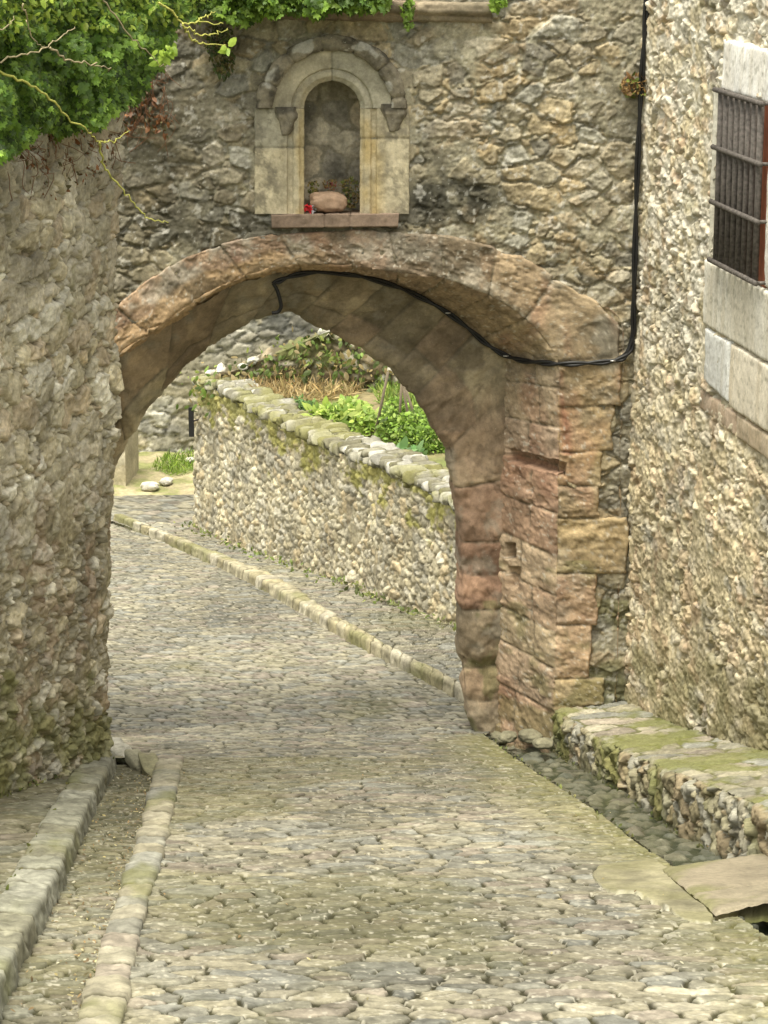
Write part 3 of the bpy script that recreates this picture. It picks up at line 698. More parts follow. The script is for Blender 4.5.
# ================================================================== RIGHT HOUSE
house = empty('stone_house'); tag(house, 'tall pale rubble house wall with a barred window along the right of the lane', 'house')
WSL = .18; wlen = math.hypot(1, WSL)
wdir = np.array([WSL, -1, 0]) / wlen            # from the corner towards the camera
wn_ = np.array([-1, -WSL, 0]) / wlen            # out of the wall, into the lane
wc = np.array([XR, YG, 0.0])
def onwall(x, y, out=0.0):
    r = ray(x, y); o = np.array([0, 0, CAMZ]); q = wc + wn_ * out
    t = np.dot(q - o, wn_) / np.dot(r, wn_); P_ = o + r * t
    return np.dot(P_ - wc, wdir), P_[2]
def wallP(u, z, out=0.0):
    u = np.asarray(u, float); z = np.asarray(z, float)
    return np.stack([wc[0] + wdir[0] * u + wn_[0] * out, wc[1] + wdir[1] * u + wn_[1] * out, z + 0 * u], -1)
PALE = [(.53, .46, .31), (.49, .425, .285), (.56, .50, .365), (.51, .43, .29), (.53, .48, .365), (.47, .42, .32), (.52, .43, .30)]
uu = np.concatenate([np.arange(-.02, 3.9, .011), np.arange(3.9, 9, .05)]); zz = np.arange(-5.6, 1.6, .0085)
U, Zw = np.meshgrid(uu, zz, indexing='ij'); PW = wallP(U, Zw); px, py = proj(PW)
h, c, st, e = mixed(U, Zw, .19, .125, 501, PALE, (.49, .43, .295), .028, .020, .05, .5, .36, .010, .13, .16, .016)
h = h + .05 * fbm(U * .8, Zw * .8, 511, 2)
c = mixc(c, (.45, .27, .17), sstep(.22, .34, fbm(U * 4, Zw * 6, 516, 3)) * .28); c = mixc(c, (.33, .34, .34), sstep(.24, .34, fbm(U * 4 + 9, Zw * 5, 517, 3)) * .35)
c = c * (1 + .40 * fbm(U * 1.6, Zw * 1.6, 512, 5, .6))[..., None]
up = sstep(-2.7, -1.0, Zw + .6 * fbm(U * 2, Zw * 2, 513, 3))     # limewash remains higher up
c = mixc(c, (.70, .67, .58), up * .75 * sstep(-.25, .2, fbm(U * 9, Zw * 9, 514, 4)))
c = mixc(c, (.17, .16, .07), sstep(.0, .4, fbm(U * 3, Zw * 4, 515, 4) + np.clip((py - 660) / 90, -.3, .5)) * .6)
flare = np.clip((-3.9 - Zw), 0, 2) * .0
PW = PW + wn_ * (h + flare)[..., None]
# window opening
wpx = [onwall(718, 88), onwall(712, 258)]
wu0 = wpx[0][0]; wz1 = wpx[0][1]; wz0 = wpx[1][1]; wu1 = wu0 + 1.15
mk = ~((U > wu0 + .05) & (U < wu1) & (Zw > wz0) & (Zw < wz1))
grid_mesh('wall', PW, c, M_PALE, house, mk)
# house mass behind the wall
def house_box():
    V = []; 
    for u in (-.8, 9.0):
        for d in (-.35, -5.0):
            for z in (-5.6, 1.6): V.append(wallP(u, z, d))
    V = np.array(V); F = [(0, 1, 3, 2), (4, 6, 7, 5), (0, 4, 5, 1), (2, 3, 7, 6), (0, 2, 6, 4), (1, 5, 7, 3)]
    return raw_mesh('rear_walls', V, F, M_PALE, house, np.ones((8, 3)) * .35, False)
house_box()
# dressed stone round the window: each block a patch slightly proud of the wall
def block_patch(name, u0, u1, z0a, z0b, z1a, z1b, out, seed, base, parent, amp=.004, stain=.35, side=True):
    un = max(4, int((u1 - u0) / .012)); zn = max(4, int(abs(z1a - z0a) / .012))
    a = np.linspace(0, 1, un); b = np.linspace(0, 1, zn); A, B = np.meshgrid(a, b, indexing='ij')
    Uq = u0 + (u1 - u0) * A; Zq = (z0a * (1 - A) + z0b * A) * (1 - B) + (z1a * (1 - A) + z1b * A) * B
    ed = np.minimum(np.minimum(A * (u1 - u0), (1 - A) * (u1 - u0)), np.minimum(B, 1 - B) * abs(z1a - z0a)) + .006 * fbm(Uq * 15, Zq * 15, seed + 9, 3)
    hh = out - .05 * np.exp(-np.clip(ed, 0, 1) / .005) - .02 * np.clip(fbm(Uq * 5, Zq * 5, seed + 8, 3), 0, 1) * np.exp(-ed / .06) + amp * fbm(Uq * 12, Zq * 12, seed, 5, .6)
    cc = np.array(base) * (1 + .22 * fbm(Uq * 3, Zq * 3, seed + 1, 4))[..., None]
    cc = mixc(cc, np.array(base) * np.array([.62, .55, .42]), stain * sstep(-.1, .35, fbm(Uq * 11, Zq * 1.2, seed + 2, 4)))
    cc = mixc(cc, (.2, .19, .14), sstep(.28, .36, fbm(Uq * 30, Zq * 30, seed + 3, 3)) * .4)
    return np.stack([wc[0] + wdir[0] * Uq + wn_[0] * hh, wc[1] + wdir[1] * Uq + wn_[1] * hh, Zq], -1), cc
def patches(name, specs, parent, mat=M_PALE):
    V, F, C = [], [], []; nv = 0
    for s in specs:
        P_, c_ = block_patch(name, *s, parent=None)
        n_, m_ = P_.shape[:2]; idx = np.arange(n_ * m_).reshape(n_, m_) + nv
        F.append(np.stack([idx[:-1, :-1], idx[1:, :-1], idx[1:, 1:], idx[:-1, 1:]], -1).reshape(-1, 4)); V.append(P_.reshape(-1, 3)); C.append(c_.reshape(-1, 3)); nv += n_ * m_
    return raw_mesh(name, np.concatenate(V), np.concatenate(F), mat, parent, np.concatenate(C))
WH = (.76, .75, .71); uR = 4.6
zj1 = onwall(708, 324)[1]; zb = onwall(712, 392)[1]; zb2 = onwall(706, 412)[1]
zt = onwall(730, 38)[1]; ul = onwall(708, 300)[0]; um = onwall(735, 370)[0]; ut = onwall(728, 60)[0]
patches('window_surround', [
    (ut, uR, wz1 + .0, wz1, zt, zt, .046, 520, (.80, .79, .76)),
    (ul + .07, wu0 + .045, wz0, wz0, wz1, wz1, .040, 521, (.60, .58, .50)),
    (wu1, uR, wz0, wz0, wz1, wz1, .046, 525, WH),
    (ul + .03, uR, zj1, zj1, wz0 - .0, wz0 - .0, .048, 522, (.66, .64, .57)),
    (ul + .08, um, zb + .06, zb + .02, zj1 - .004, zj1 - .004, .046, 523, (.66, .67, .66)),
    (um + .006, uR, zb, zb, zj1 - .004, zj1 - .004, .045, 524, (.68, .63, .53)),
    (ul - .02, ul + .75, zb - .15, zb - .17, zb - .005, zb - .005, .036, 526, (.45, .36, .28)),
    (ul + .76, uR, zb - .17, zb - .17, zb - .005, zb - .005, .036, 527, (.50, .42, .32))], house)
win = bpy.data.objects.new('window', None); link(win, house)
def wbox(name, u0, u1, z0, z1, o0, o1, mat, parent, z0b=None, z1b=None):
    z0b = z0 if z0b is None else z0b; z1b = z1 if z1b is None else z1b
    V = np.array([wallP(u, z, o_) for u, z in ((u0, z0), (u0, z1), (u1, z0b), (u1, z1b)) for o_ in (o0, o1)])
    V = V.reshape(8, 3)[[0, 1, 2, 3, 4, 5, 6, 7]]
    F = [(0, 1, 3, 2), (4, 6, 7, 5), (0, 4, 5, 1), (2, 3, 7, 6), (0, 2, 6, 4), (1, 5, 7, 3)]
    return raw_mesh(name, V, F, mat, parent, None, False)
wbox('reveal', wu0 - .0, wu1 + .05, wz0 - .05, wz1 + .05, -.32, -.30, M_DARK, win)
wbox('reveal_side', wu0 + .03, wu0 + .052, wz0 - .02, wz1 + .02, -.3, .0, M_PALE, win)
wbox('window_frame', onwall(763, 150)[0] - .02, wu1, wz0, wz1, -.02, .03, M_RUST, win)
wbox('window_frame', wu0 + .052, wu0 + .10, wz0, wz1, -.16, -.10, M_RUST, win)
# iron grille
def tube_data(pts, r, seg=8, taper=None):
    pts = np.array(pts, float); n = len(pts); V = []; F = []
    tan = np.gradient(pts, axis=0); tan /= np.linalg.norm(tan, axis=1)[:, None] + 1e-12
    up_ = np.array([0, 0, 1.0]) if abs(tan[0][2]) < .9 else np.array([1.0, 0, 0])
    for i in range(n):
        a = np.cross(tan[i], up_); a /= np.linalg.norm(a) + 1e-9; b = np.cross(a, tan[i]); up_ = b
        rr = r * (taper[i] if taper is not None else 1)
        for k in range(seg):
            t = 2 * math.pi * k / seg; V.append(pts[i] + rr * (math.cos(t) * a + math.sin(t) * b))
    for i in range(n - 1):
        for k in range(seg):
            k2 = (k + 1) % seg; F.append((i * seg + k, i * seg + k2, (i + 1) * seg + k2, (i + 1) * seg + k))
    F.append(tuple(range(seg))[::-1]); F.append(tuple((n - 1) * seg + k for k in range(seg)))
    return V, F
def merge_tubes(name, items, mat, parent=None, colors=None):
    V, F, C = [], [], []
    for it in items:
        v, f = tube_data(*it[:2], *(it[2:] if len(it) > 2 else ())); n = len(V); V += list(v); F += [tuple(i + n for i in q) for q in f]
    return raw_mesh(name, np.array(V), F, mat, parent, colors and np.tile(np.array(colors), (len(V), 1)))
gr = bpy.data.objects.new('grille', None); link(gr, win)
ub0 = onwall(719, 170, .075)[0]; us = [ub0 + i * .112 for i in range(8)]
zc1 = onwall(718, 90, .09)[1]; zc0 = onwall(710, 259, .09)[1]; uc0 = onwall(712, 170, .1)[0]
for u in us:
    P0 = wallP(u, zc0, .075); P1 = wallP(u, zc1, .075)
    merge_tubes('bar', [([P0, (P0 + P1) / 2, P1], .021, 10)], M_IRON, gr)
for t_ in (0.0, .333, .655, 1.0):
    z_ = zc1 + (zc0 - zc1) * t_
    P0 = wallP(uc0, z_, .10); P1 = wallP(wu1 + .05, z_ + .0, .10)
    merge_tubes('crossbar', [([P0, (P0 + P1) / 2, P1], .017, 8)], M_IRON, gr)
    for u in (uc0 + .02, wu1 + .03):
        merge_tubes('anchor', [([wallP(u, z_, .1), wallP(u, z_, .05), wallP(u, z_, -.02)], .012, 6)], M_IRON, gr)

# ledge (stone bench) at the foot of the house
ledge = [(552, 707), (590, 733), (634, 757), (672, 771), (709, 785), (768, 809)]
fb = [(552, 754), (592, 777), (631, 799), (672, 831), (715, 856), (768, 890)]
def zat(Xq, Yq, ypx):
    # height at plan position (Xq, Yq) that shows at picture row ypx
    t = (512 - ypx) / FPX      # up/w = t
    # up = dY*SP + dz*CP ; w = dY*CP - dz*SP
    dz = Yq * (t * CP - SP) / (CP + t * SP); return CAMZ + dz
FB = np.array([G(x, y, -.14) for x, y in fb]); FB = FB[::-1]
FT = []
for p, (x, y) in zip(FB, ledge[::-1]):
    _, yy = proj(p); FT.append([p[0] , p[1], 0])
    xx = proj(p)[0]; ytop = np.interp(xx, [l[0] for l in ledge], [l[1] for l in ledge]); FT[-1][2] = zat(p[0], p[1], ytop)
FT = np.array(FT)
ext = lambda A, Y: A[0] + (A[1] - A[0]) * (Y - A[0][1]) / (A[1][1] - A[0][1])
FB = np.vstack([ext(FB, 7.), FB, ]); FT = np.vstack([ext(FT, 7.), FT])
BK = FT.copy(); BK[:, 0] = XR + WSL * (YG - FT[:, 1]) + .15; BK[:, 2] += .06
e_ = FB[-1] + (FB[-1] - FB[-2]) * .001
FBd = FB.copy(); FBd[:, 2] -= .15
def ledge_fn(S, T, P, I):
    X, Y, Z = P[..., 0], P[..., 1], P[..., 2]; tF = I['tk'][1]; front = T < tF
    yy = -Y
    h1, c1, s1, _ = mixed(yy, Z, .19, .12, 601, [(.27, .25, .17), (.33, .31, .24), (.25, .22, .14), (.31, .30, .25), (.28, .23, .15)], (.15, .14, .08), .045, .02, .04, .45, .1, .01, .12, .25, .02)
    h2, c2, s2, _ = rubble(X, Y, .24, .3, 602, PAVE, (.12, .12, .055), depth=.02, joint=.012, merge=.3, tilt=.05)
    f = sstep(tF - .015, tF + .015, T)
    h = h1 * (1 - f) + h2 * f - .02 * np.exp(-np.abs(T - tF) / .03); c = c1 * (1 - f[..., None]) + c2 * f[..., None]
    px, py = proj(P)
    mo = sstep(-.05, .35, fbm(X * 2.2, yy * 2.2 + Z * 3, 603, 4) + np.where(front, np.clip((640 - px) / 160, -.08, .35), .12))
    c = mixc(c, (.15, .16, .045), mo * .75)
    return h, c
o = loft('stone_ledge', [FBd, FT, BK], .012, .012, ledge_fn, M_FIELD, None, (-.5, -.5, .7), 1, False)
tag(o, 'low mossy rubble ledge along the foot of the house, beside the water channel', 'ledge')

# slabs bridging the channel
def slab(name, px4, dh, th, seed, base, label, cat, warp=.0):
    Q = np.array([G(x, y, dh) for x, y in px4])          # back-left, back-right, front-right, front-left
    n1, n2 = 70, 50
    A, B = np.meshgrid(np.linspace(0, 1, n1), np.linspace(0, 1, n2), indexing='ij')
    def bl(A, B): return (Q[0] * ((1 - A) * (1 - B))[..., None] + Q[1] * (A * (1 - B))[..., None] + Q[2] * (A * B)[..., None] + Q[3] * ((1 - A) * B)[..., None])
    P_ = bl(A, B); 
    ed = np.minimum(np.minimum(A, 1 - A) * .9, np.minimum(B, 1 - B) * .7) + .012 * fbm(A * 12, B * 12, seed, 4)
    P_[..., 2] += -.02 * np.exp(-np.clip(ed, 0, 1) / .012) + .006 * fbm(A * 9, B * 9, seed + 1, 5, .6)
    bot = P_.copy(); bot[..., 2] = P_[..., 2] - th * (.8 + .5 * (fbm(A * 5, B * 5, seed + 2, 3) + .3))
    V = np.concatenate([P_.reshape(-1, 3), bot.reshape(-1, 3)]); nn = n1 * n2; idx = np.arange(nn).reshape(n1, n2)
    F = [tuple(q) for q in np.stack([idx[:-1, :-1], idx[1:, :-1], idx[1:, 1:], idx[:-1, 1:]], -1).reshape(-1, 4).tolist()]
    F += [tuple(q) for q in (np.stack([idx[:-1, :-1], idx[:-1, 1:], idx[1:, 1:], idx[1:, :-1]], -1).reshape(-1, 4) + nn).tolist()]
    ring = list(idx[:, 0]) + list(idx[-1, 1:]) + list(idx[-2::-1, -1]) + list(idx[0, -2:0:-1])
    ring = [int(r) for r in ring]
    for i in range(len(ring)):
        a, b = ring[i], ring[(i + 1) % len(ring)]; F.append((a, b, b + nn, a + nn))
    cc = np.array(base) * (1 + .3 * fbm(A * 5, B * 4, seed + 3, 5, .6))[..., None]
    cc = mixc(cc, (.17, .17, .075), sstep(-.15, .35, fbm(A * 3, B * 3, seed + 4, 4) - .22 + np.exp(-ed / .08) * .3) * .7)
    o = raw_mesh(name, V, F, M_PAVE, None, np.concatenate([cc.reshape(-1, 3), mixc(cc, (.17, .19, .05), np.full(A.shape, .8)).reshape(-1, 3)]))
    return tag(o, label, cat, 'stone slabs bridging the water channel')
slab('stone_slab', [(662, 866), (830, 842), (838, 872), (693, 892)], .04, .07, 620, (.235, .205, .15), 'wider brownish slab across the channel, farther of the two', 'slab')
slab('stone_slab', [(693, 892), (838, 874), (842, 886), (716, 911)], .040, .075, 630, (.25, .22, .16), 'narrow slab across the channel, nearer one with the dark gap under its edge', 'slab')

# cement apron joining the slabs to the cobbles
def apron_fn(S, T, P, I):
    h = .012 * fbm(P[..., 0] * 5, P[..., 1] * 5, 640, 4) - .0
    c = np.array((.22, .205, .135)) * (1 + .6 * fbm(P[..., 0] * 7, P[..., 1] * 5, 641, 5, .6))[..., None]
    c = mixc(c, (.18, .175, .08), sstep(-.1, .3, fbm(P[..., 0] * 4, P[..., 1] * 4, 645, 4)) * .4)
    w = I['tk'][-1]; ed = np.minimum(w - T, T)
    c = mixc(c, (.44, .43, .36), sstep(.05, .0, ed) if False else np.clip(1 - (w - T + .05 * fbm(S * 9, T * 9, 642, 3)) / .05, 0, 1) * .8)
    L_ = I['S1'][-1]; ee = np.minimum(np.minimum(w - T, T + .03), np.minimum(S, L_ - S) + .02) + .03 * fbm(S * 8, T * 8, 643, 4)
    return h - .03 * (1 - sstep(0., .05, ee)), c
top_ = [(598, 866), (625, 862), (650, 858), (664, 864), (682, 882), (700, 900), (714, 914)]
bot_ = [(590, 872), (606, 890), (634, 894), (650, 900), (668, 908), (684, 918), (712, 922)]
o = loft('cement_patch', [np.array([G(x, y, .016) for x, y in top_]), np.array([G(x, y, .014) for x, y in bot_])], .015, .012, apron_fn, M_PAVE, None, (0, 0, 1), 0)
tag(o, 'cement patch in the cobbles by the slabs', kind='structure')

# ================================================================== LEFT WALL
lwall = empty('old_stone_wall'); tag(lwall, 'tall weathered rubble wall at the left of the lane, overgrown on top', 'wall')
LC = np.array([-1.888, 16.2]); LDIR = np.array([-.40, -2.0]); LDIR = LDIR / np.linalg.norm(LDIR)
zfoot = float(ground(16.2)); LN = np.array([-LDIR[1], LDIR[0]]); LN = LN if LN[0] > 0 else -LN
ztopL = K(60, 112, 15.2)[2]
def lwP(u, z, out=0.):
    b = .052 * (z - zfoot)
    return np.stack([LC[0] + LDIR[0] * u + LN[0] * out + b, LC[1] + LDIR[1] * u + LN[1] * out, z + 0 * u], -1)
# profile goes: far return face (away from camera) -> rounded corner -> lane face
uu = np.concatenate([np.arange(0, 3.2, .012), np.arange(3.2, 9, .05)]); zz = np.arange(-5.0, ztopL, .0085)
ret = np.linspace(1.2, .012, 60)
def left_points():
    Zc = zz
    r = []
    for w in ret:      # return face recedes to the left behind the corner
        b = .052 * (Zc - zfoot)
        r.append(np.stack([LC[0] - w + b, LC[1] + .15 * w + 0 * Zc, Zc], -1))
    for u in uu: r.append(lwP(np.full_like(Zc, u), Zc))
    return np.stack(r, 0)
PL = left_points(); Ucoord = np.concatenate([-ret, uu])
U, Zl = np.meshgrid(Ucoord, zz, indexing='ij')
LWC = [(.42, .39, .30), (.50, .48, .41), (.39, .36, .27), (.41, .37, .27), (.47, .44, .36), (.38, .35, .28), (.40, .34, .25)]
h1, c1, s1, e1 = mixed(U, Zl, .23, .165, 701, [tuple(min(.62, q_ * 1.18) for q_ in t_) for t_ in LWC], (.16, .145, .10), .042, .036, .03, .4, -.1, .008, .16, .12, .012)
hr, cr, sr, er = mixed(U, Zl, .16, .10, 711, LWC, (.27, .24, .165), .030, .02, .05, .45, .3, .010, .15, .2, .016)
mx = sstep(-.1, .1, fbm(U * 1.3, Zl * 1.3, 712, 3)) * .25; h1 = h1 * (1 - mx) + hr * mx; c1 = c1 * (1 - mx[..., None]) + cr * mx[..., None]
h2, c2, s2, e2 = mixed(U, Zl, .165, .11, 702, LWC, (.27, .24, .16), .045, .026, .05, .45, .12, .011, .2, .24, .022)
bl = sstep(-1.9, -2.35, Zl) if False else np.clip((-1.95 - Zl + .3 * fbm(U * 1.5, Zl * 1.5, 703, 3)) / .35, 0, 1)
h = h1 * (1 - bl) + h2 * bl; c = c1 * (1 - bl[..., None]) + c2 * bl[..., None]
h = h + .02 * fbm(U * 6, Zl * 6, 704, 4, .6) + .06 * fbm(U * 1.1, Zl * 1.1, 705, 2)
c = c * (1 + .4 * fbm(U * 2, Zl * 2, 706, 4))[..., None]
c = mixc(c, (.10, .09, .065), sstep(.02, .4, fbm(U * 3, Zl * 3.5, 707, 5, .6) + np.clip((Zl + .7) * .8, -.1, .5)) * .4 * (1 - bl * .6))
c = mixc(c, (.30, .20, .135), sstep(.18, .36, fbm(U * 4, Zl * 5, 708, 3)) * .4 * bl)
px, py = proj(PL)
c = mixc(c, (.16, .165, .05), sstep(.0, .35, fbm(U * 3, Zl * 3, 709, 4) + np.clip((py - 700) / 120, -.5, .4)) * .75)
hf = np.clip((zfoot + .5 - Zl) / .5, 0, 1) * .05
NL, fl = normals(PL, np.array([LN[0], LN[1], 0]))
PL = PL + NL * (h + hf)[..., None]
grid_mesh('wall_face', PL, c, M_FACADE, lwall, None, fl)
V = np.array([lwP(np.float64(u), np.float64(z), o_) for u in (-.02, 9.) for o_ in (-.03, -2.5) for z in (ztopL - .5, ztopL - .02)])
raw_mesh('wall_top', V, [(0, 1, 3, 2), (4, 6, 7, 5), (0, 4, 5, 1), (2, 3, 7, 6), (0, 2, 6, 4), (1, 5, 7, 3)], M_FACADE, lwall, np.ones((8, 3)) * .18, False)

# ================================================================== loose stones
def rock(name, c, size, seed, col, mat=M_FIELD, rot=0, parent=None, sub=24, sq=.5):
    th = np.linspace(0, math.pi, sub); ph = np.linspace(0, 2 * math.pi, sub * 2 + 1)
    TH, PH = np.meshgrid(th, ph, indexing='ij')
    f = lambda a: np.sign(a) * np.abs(a) ** sq
    x = f(np.sin(TH)) * f(np.cos(PH)); y = f(np.sin(TH)) * f(np.sin(PH)); z = f(np.cos(TH))
    x, y = x / 1.0, y
    D = 1 + .22 * fbm(x * 1.3 + seed, y * 1.3 + z * 1.7, seed, 3) + .10 * fbm(x * 4 + z * 3, y * 4 - z * 2, seed + 3, 3)
    x, y, z = x * D * size[0] / 2, y * D * size[1] / 2, z * D * size[2] / 2
    X = x * math.cos(rot) - y * math.sin(rot); Y = x * math.sin(rot) + y * math.cos(rot)
    P_ = np.stack([X, Y, z], -1); P_[:, -1] = P_[:, 0]
    cc = np.array(col) * (1 + .5 * fbm(x * 25 + seed, y * 25 + z * 20, seed + 5, 4))[..., None]
    o = grid_mesh(name, P_, cc, mat, parent, None, False); o.location = c
    return o
def gp(x, y, dh=0.): return tuple(G(x, y, dh))
rk = [((113, 752), (.18, .42, .11), .30, (.36, .35, .30), 'pale flat stone at the foot of the left wall corner, first of the curved row'),
      ((126, 757), (.14, .40, .10), .45, (.33, .32, .27), 'second stone of the curved row closing the gutter'),
      ((138, 763), (.12, .42, .10), .35, (.26, .25, .18), 'third, darker stone of the curved row closing the gutter'),
      ((151, 768), (.13, .50, .09), .2, (.22, .21, .13), 'mossy last stone of the curved row, beside the edging strip')]
for i, ((x, y), s, r, c_, lab) in enumerate(rk):
    tag(rock('kerb_stone', gp(x, y, -.02), s, 801 + i * 7, c_, M_PAVE, r, sq=.55), lab, 'stone', 'curved row of stones closing the gutter')
# rubble footing at the right jamb
foot = [(500, 727, .12, 'grey rough stone'), (516, 731, .14, 'pale rounded stone'), (530, 737, .13, 'darker stone'), (543, 745, .10, 'small stone'), (508, 738, .1, 'lowest small stone')]
for i, (x, y, s, lab) in enumerate(foot):
    p = G(x, y, 0); tag(rock('footing_stone', (p[0], min(p[1], YG + .5), float(ground(p[1])) + .01), (s * 1.5, s * 1.3, s * .7), 830 + i * 5, (.20, .19, .13), rot=i * 1.1, sq=.85), lab + ' at the foot of the right jamb, ' + ('nearest the inner arch', 'second from the inner arch', 'third from the inner arch', 'under the reddish corner block', 'in front of the others')[i], 'stone', 'stones at the foot of the jamb')
# stone lying in the niche, and flower
P_ = K(328, 202, YG + .10); tag(rock('niche_stone', P_, (.27, .2, .135), 860, (.40, .28, .20), M_SAND, .1, sq=.62), 'pinkish block of stone lying in the niche', 'stone')

# ================================================================== cables
def path_px(pts): return catmull(np.array([K(x, y, Y) for x, y, Y in pts]), np.linspace(0, len(pts) - 1, len(pts) * 8))
Yi = lambda x: YG + float(np.interp(x, [p[0] for p in I_[2:17]], _iy[2:17])) - .07
main = [(648, -70, YG - .10), (646.5, 0, YG - .10), (643.5, 50, YG - .10), (640, 110, YG - .09), (637, 180, YG - .08), (635, 250, YG - .07), (633.5, 310, YG - .06), (633, 340, YG - .05), (626, 356, YG - .06), (612, 361, YG - .06), (590, 363, YG - .06), (565, 364, YG - .05), (545, 363, YG + .06), (525, 361, YG + .26), (507, 356, YG + .42),
        (488, 345, Yi(488)), (469, 329, Yi(469)), (445, 311, Yi(445)), (418, 296, Yi(418)), (395, 286, Yi(395)), (363, 277, Yi(363)), (330, 272, Yi(330)), (300, 274, Yi(300)), (284, 279, Yi(284)), (274, 283, Yi(274))]
pm = path_px(main); t = np.linspace(0, 60, len(pm))
w1 = pm + np.stack([.011 * np.cos(t), -.006 + 0 * t, .011 * np.sin(t)], 1); w2 = pm - np.stack([.011 * np.cos(t), .006 + 0 * t, .011 * np.sin(t)], 1)
cable = empty('power_cable'); tag(cable, 'black cables running down the corner and under the arch', 'cable')
merge_tubes('sheath', [(w1, .012, 7), (w2, .012, 7)], M_CABLE, cable)
p3 = path_px([(640, 130, YG - .045), (636, 220, YG - .04), (635, 300, YG - .04), (629, 345, YG - .05), (618, 358, YG - .05), (606, 361, YG - .05)])
merge_tubes('thin_wire', [(p3, .008, 6)], M_CABLE, cable)
hk = path_px([(273, 283, Yi(274)), (277, 290, Yi(274)), (280, 300, Yi(274)), (281, 307, Yi(274)), (278, 312, Yi(274)), (272, 313, Yi(274))])
merge_tubes('hanging_end', [(hk, .014, 8)], M_CABLE, cable)
for (x, y, Y) in [(646, 30, YG - .07), (640, 150, YG - .07), (635, 262, YG - .07), (613, 361, YG - .08), (575, 363, YG - .07), (506, 356, YG + .38), (448, 313, Yi(448) - .03)]:
    q = K(x, y, Y); merge_tubes('cable_clip', [([q + [-.02, 0, 0], q, q + [.02, 0, 0]], .006, 6)], M_CLIP, cable)

# ================================================================== foliage helpers
rng = np.random.default_rng(5)
IVY = [(0, 0), (.28, -.12), (.5, .12), (.34, .34), (.42, .62), (.16, .6), (0, 1.0), (-.16, .6), (-.42, .62), (-.34, .34), (-.5, .12), (-.28, -.12)]
OVAL = [(0, 0), (.2, .2), (.25, .5), (.15, .8), (0, 1), (-.15, .8), (-.25, .5), (-.2, .2)]
BLADE = [(0, 0), (.05, .3), (.04, .7), (0, 1), (-.04, .7), (-.05, .3)]
def leaves(name, pos, size, cols, shape, parent=None, facing=(0, -.7, .6), spread=.8, droop=.3, mat=None, jitter=.35, updir=None):
    n = len(pos); sh = np.array(shape, float); m = len(sh)
    nrm = np.array(facing) / np.linalg.norm(facing) + spread * rng.normal(size=(n, 3)); nrm /= np.linalg.norm(nrm, axis=1)[:, None]
    d0 = (np.array(updir) if updir is not None else np.array([0, -.2, -1.0])) + jitter * 2 * rng.normal(size=(n, 3)); 
    d0 -= nrm * (d0 * nrm).sum(1)[:, None]; d0 /= np.linalg.norm(d0, axis=1)[:, None] + 1e-9
    s0 = np.cross(d0, nrm)
    sz = np.asarray(size) * (1 + .42 * rng.normal(size=n)).clip(.4, 1.9)
    bend = -droop * (sh[:, 0] ** 2 * 2 + (sh[:, 1] - .3) ** 2)
    V = pos[:, None, :] + sz[:, None, None] * (s0[:, None, :] * sh[None, :, 0, None] + d0[:, None, :] * sh[None, :, 1, None] + nrm[:, None, :] * bend[None, :, None])
    # fan around centroid vertex
    cen = pos + sz[:, None] * d0 * .42
    V = np.concatenate([V, cen[:, None, :]], 1).reshape(-1, 3)
    base = (np.arange(n) * (m + 1))[:, None, None]
    tri = np.array([[k, (k + 1) % m, m] for k in range(m)])[None]
    F = (base + tri).reshape(-1, 3)
    C = np.repeat(cols, m + 1, 0)
    return raw_mesh(name, V, F, mat or M_LEAF, parent, C, False)
def greens(n, pal, var=.3):
    i = rng.integers(0, len(pal), n); return np.array(pal)[i] * (1 + var * rng.normal(size=(n, 1))).clip(.4, 1.9)
def sample_poly(poly, n):
    poly = np.array(poly, float); lo, hi = poly.min(0), poly.max(0); out = []
    while len(out) < n:
        q = rng.uniform(lo, hi, (n * 2, 2)); k = inpoly(q[:, 0], q[:, 1], [tuple(p) for p in poly]); out += list(q[k])
    return np.array(out[:n])

# ivy over the left wall top and the gate
ivy = empty('ivy'); tag(ivy, 'dense green ivy spilling over the top of the left wall', 'ivy')
IG = [(.11, .19, .03), (.14, .24, .035), (.08, .15, .03), (.17, .28, .045), (.20, .31, .05), (.075, .13, .03)]
def ivy_cloud(poly, n, d0, d1, bulge, fx, fy):
    q = sample_poly(poly, n); out = []
    u = rng.uniform(0, 1, n)
    cl = fbm(q[:, 0] / 22., q[:, 1] / 22., 77, 3)                      # clumps bulge towards the viewer
    wy = np.clip(14.2 + 2.0 * q[:, 0] / 110., 13.6, 17.6) if d0 is None else np.full(n, d0)
    Y = wy - d1 * u - bulge * (cl + .3)
    return np.array([K(x, y, Yq) for (x, y), Yq in zip(q, Y)]), cl, u
polyA = [(-25, -40), (250, -40), (200, 5), (178, 20), (168, 55), (150, 78), (138, 100), (112, 112), (98, 128), (80, 125), (62, 138), (40, 128), (22, 148), (-25, 168)]
pos, cl, u = ivy_cloud(polyA, 17000, None, .6, .75, 0, 0)
cols = greens(len(pos), IG) * (.85 + .6 * (cl[:, None] + .2))
leaves('foliage', pos, .038, cols, IVY, ivy, (0.2, -.8, .6), .45)
# bright tips along the top
polyB = [(-20, -40), (240, -40), (205, 2), (170, 20), (120, 30), (60, 25), (-20, 45)]
pos, cl, u = ivy_cloud(polyB, 4600, None, .9, .5, 0, 0)
leaves('young_foliage', pos, .036, greens(len(pos), [(.24, .33, .05), (.32, .41, .06), (.18, .28, .04)]), OVAL, ivy, (0, -.5, .9), .7)
